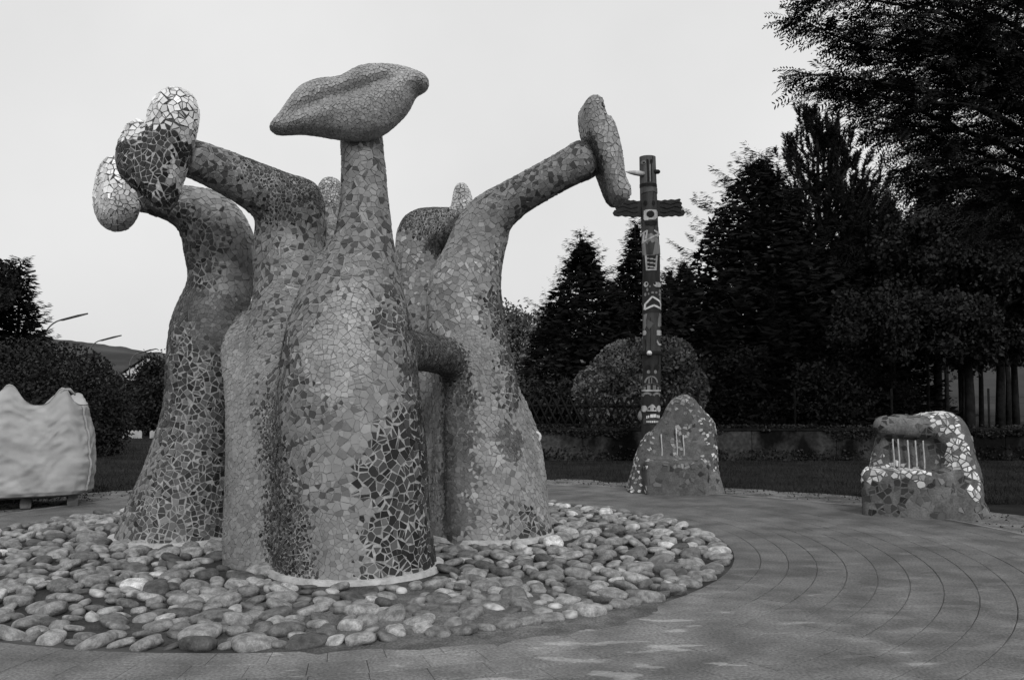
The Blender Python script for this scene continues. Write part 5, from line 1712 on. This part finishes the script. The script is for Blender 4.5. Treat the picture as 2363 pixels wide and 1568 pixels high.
# ================================================================== planting on the far side of the lawn
hbx, hby = gx(120, 21), 21.0
ht = W(120, 782, 21).z
bl = [(gx(X, 21), 21 + dy, zc, rx, 1.2, rz) for X, dy, zc, rx, rz in ((-60, 0, 1.2, 1.7, ht - 1.2), (60, 0, 1.2, 1.5, ht - 1.15), (145, 0.1, 1.2, 1.25, ht - 1.26), (200, 0.2, 1.0, 0.78, ht - 1.3), (238, 0.3, 0.8, 0.42, 0.9), (10, -0.3, 0.7, 2.0, 1.1), (140, -0.3, 0.6, 1.1, 1.0))]
broadleaf('dense_hedge', hbx, hby, 0.8, 0.1, bl, 46000, 0.085, M_HEDGE, 500, 'dark dense rounded hedge rising behind the bulk bag', 'hedge', limbs=False, loose=0.0)
x, y, z = tree_at(47, 592, 34)
spruce('ragged_conifer', x, y, z, 1.9, 1.0, 510, 'ragged dark conifer rising above the hedge', group=None, dens=0.9, frond=0.42, rise=-0.02, tip=0.2, lev=0.36, core=0.35)
x, y, z = tree_at(-15, 585, 33)
broadleaf('loose_tree', x, y, 3.0, 0.15, blob_cloud((x, y, z - 1.7), (1.5, 1.2, 1.6), 18, 0.55, Rk), 9000, 0.16, M_LEAF, 511, 'loose leafy tree crown cut by the edge next to the ragged conifer', loose=0.0)
for i, (X, d, h_, r, lab) in enumerate([(376, 32, 3.1, 0.8, 'tall dark shrub showing against the stem of dark shards'), (340, 30.5, 1.7, 1.1, 'low dark shrub in front of the white house'), (290, 33, 2.1, 1.0, 'dark shrub between the hedge and the lamp mast')]):
    x = gx(X, d)
    broadleaf('shrub', x, d, 0.8, 0.08, blob_cloud((x, d, h_ * 0.52), (r * 0.75, r * 0.6, h_ * 0.42), 14, 0.5, Rk), 7000, 0.12, M_LEAF, 520 + i, lab, 'shrub', 'shrubs at the end of the lawn')

# ================================================================== grass
def grass():
    R = np.random.default_rng(9)
    n = 90000
    d = 12.2 + 18 * R.random(n) ** 1.7
    X = R.uniform(-0.62, 0.62, n) * d
    th_ = np.arctan2(d - PC[1], X - PC[0])
    rr_ = np.hypot(d - PC[1], X - PC[0])
    lim = np.array([gout(a) for a in th_])
    edge = R.normal(0, 0.16, n)
    ok = (rr_ > lim - 0.12 + edge) & ~((d > WY - 0.05) & (X > gx(1150, WY)))
    X, d = X[ok], d[ok]
    n = len(X)
    h_ = R.uniform(0.025, 0.085, n) * (1 + 0.8 * (R.random(n) < 0.06))
    a = R.random(n) * 6.283
    w = 0.006
    P = np.stack([X, d, np.full(n, -0.03)], 1)
    sd = np.stack([np.cos(a), np.sin(a), np.zeros(n)], 1) * w
    tipv = np.stack([R.normal(0, 0.025, n), R.normal(0, 0.025, n), h_], 1)
    V = np.stack([P - sd, P + sd, P + tipv], 1).reshape(-1, 3)
    o = obj('grass', V, np.arange(n * 3).reshape(-1, 3), M_GRASS)
    tag(o, 'short dark grass of the lawn beyond the paving', 'grass', kind='stuff')
    # loose clods and weeds in the gravel
    n = 1500
    th_ = R.uniform(-0.4, 3.3, n)
    rr_ = np.array([rout(a) for a in th_]) + R.uniform(0.08, 1.0, n) ** 0.7 * 1.05
    P = np.stack([PC[0] + rr_ * np.cos(th_), PC[1] + rr_ * np.sin(th_), np.full(n, -0.008)], 1)
    V, Fq_ = leaf_quads(P, 0.035, R, 0.6)
    V[:, 2] = np.maximum(V[:, 2], -0.014)
    o = obj('weeds', V, Fq_, M_GRASS)
    tag(o, 'scattered weeds and leaf litter on the gravel edge', 'weeds', kind='stuff')
grass()
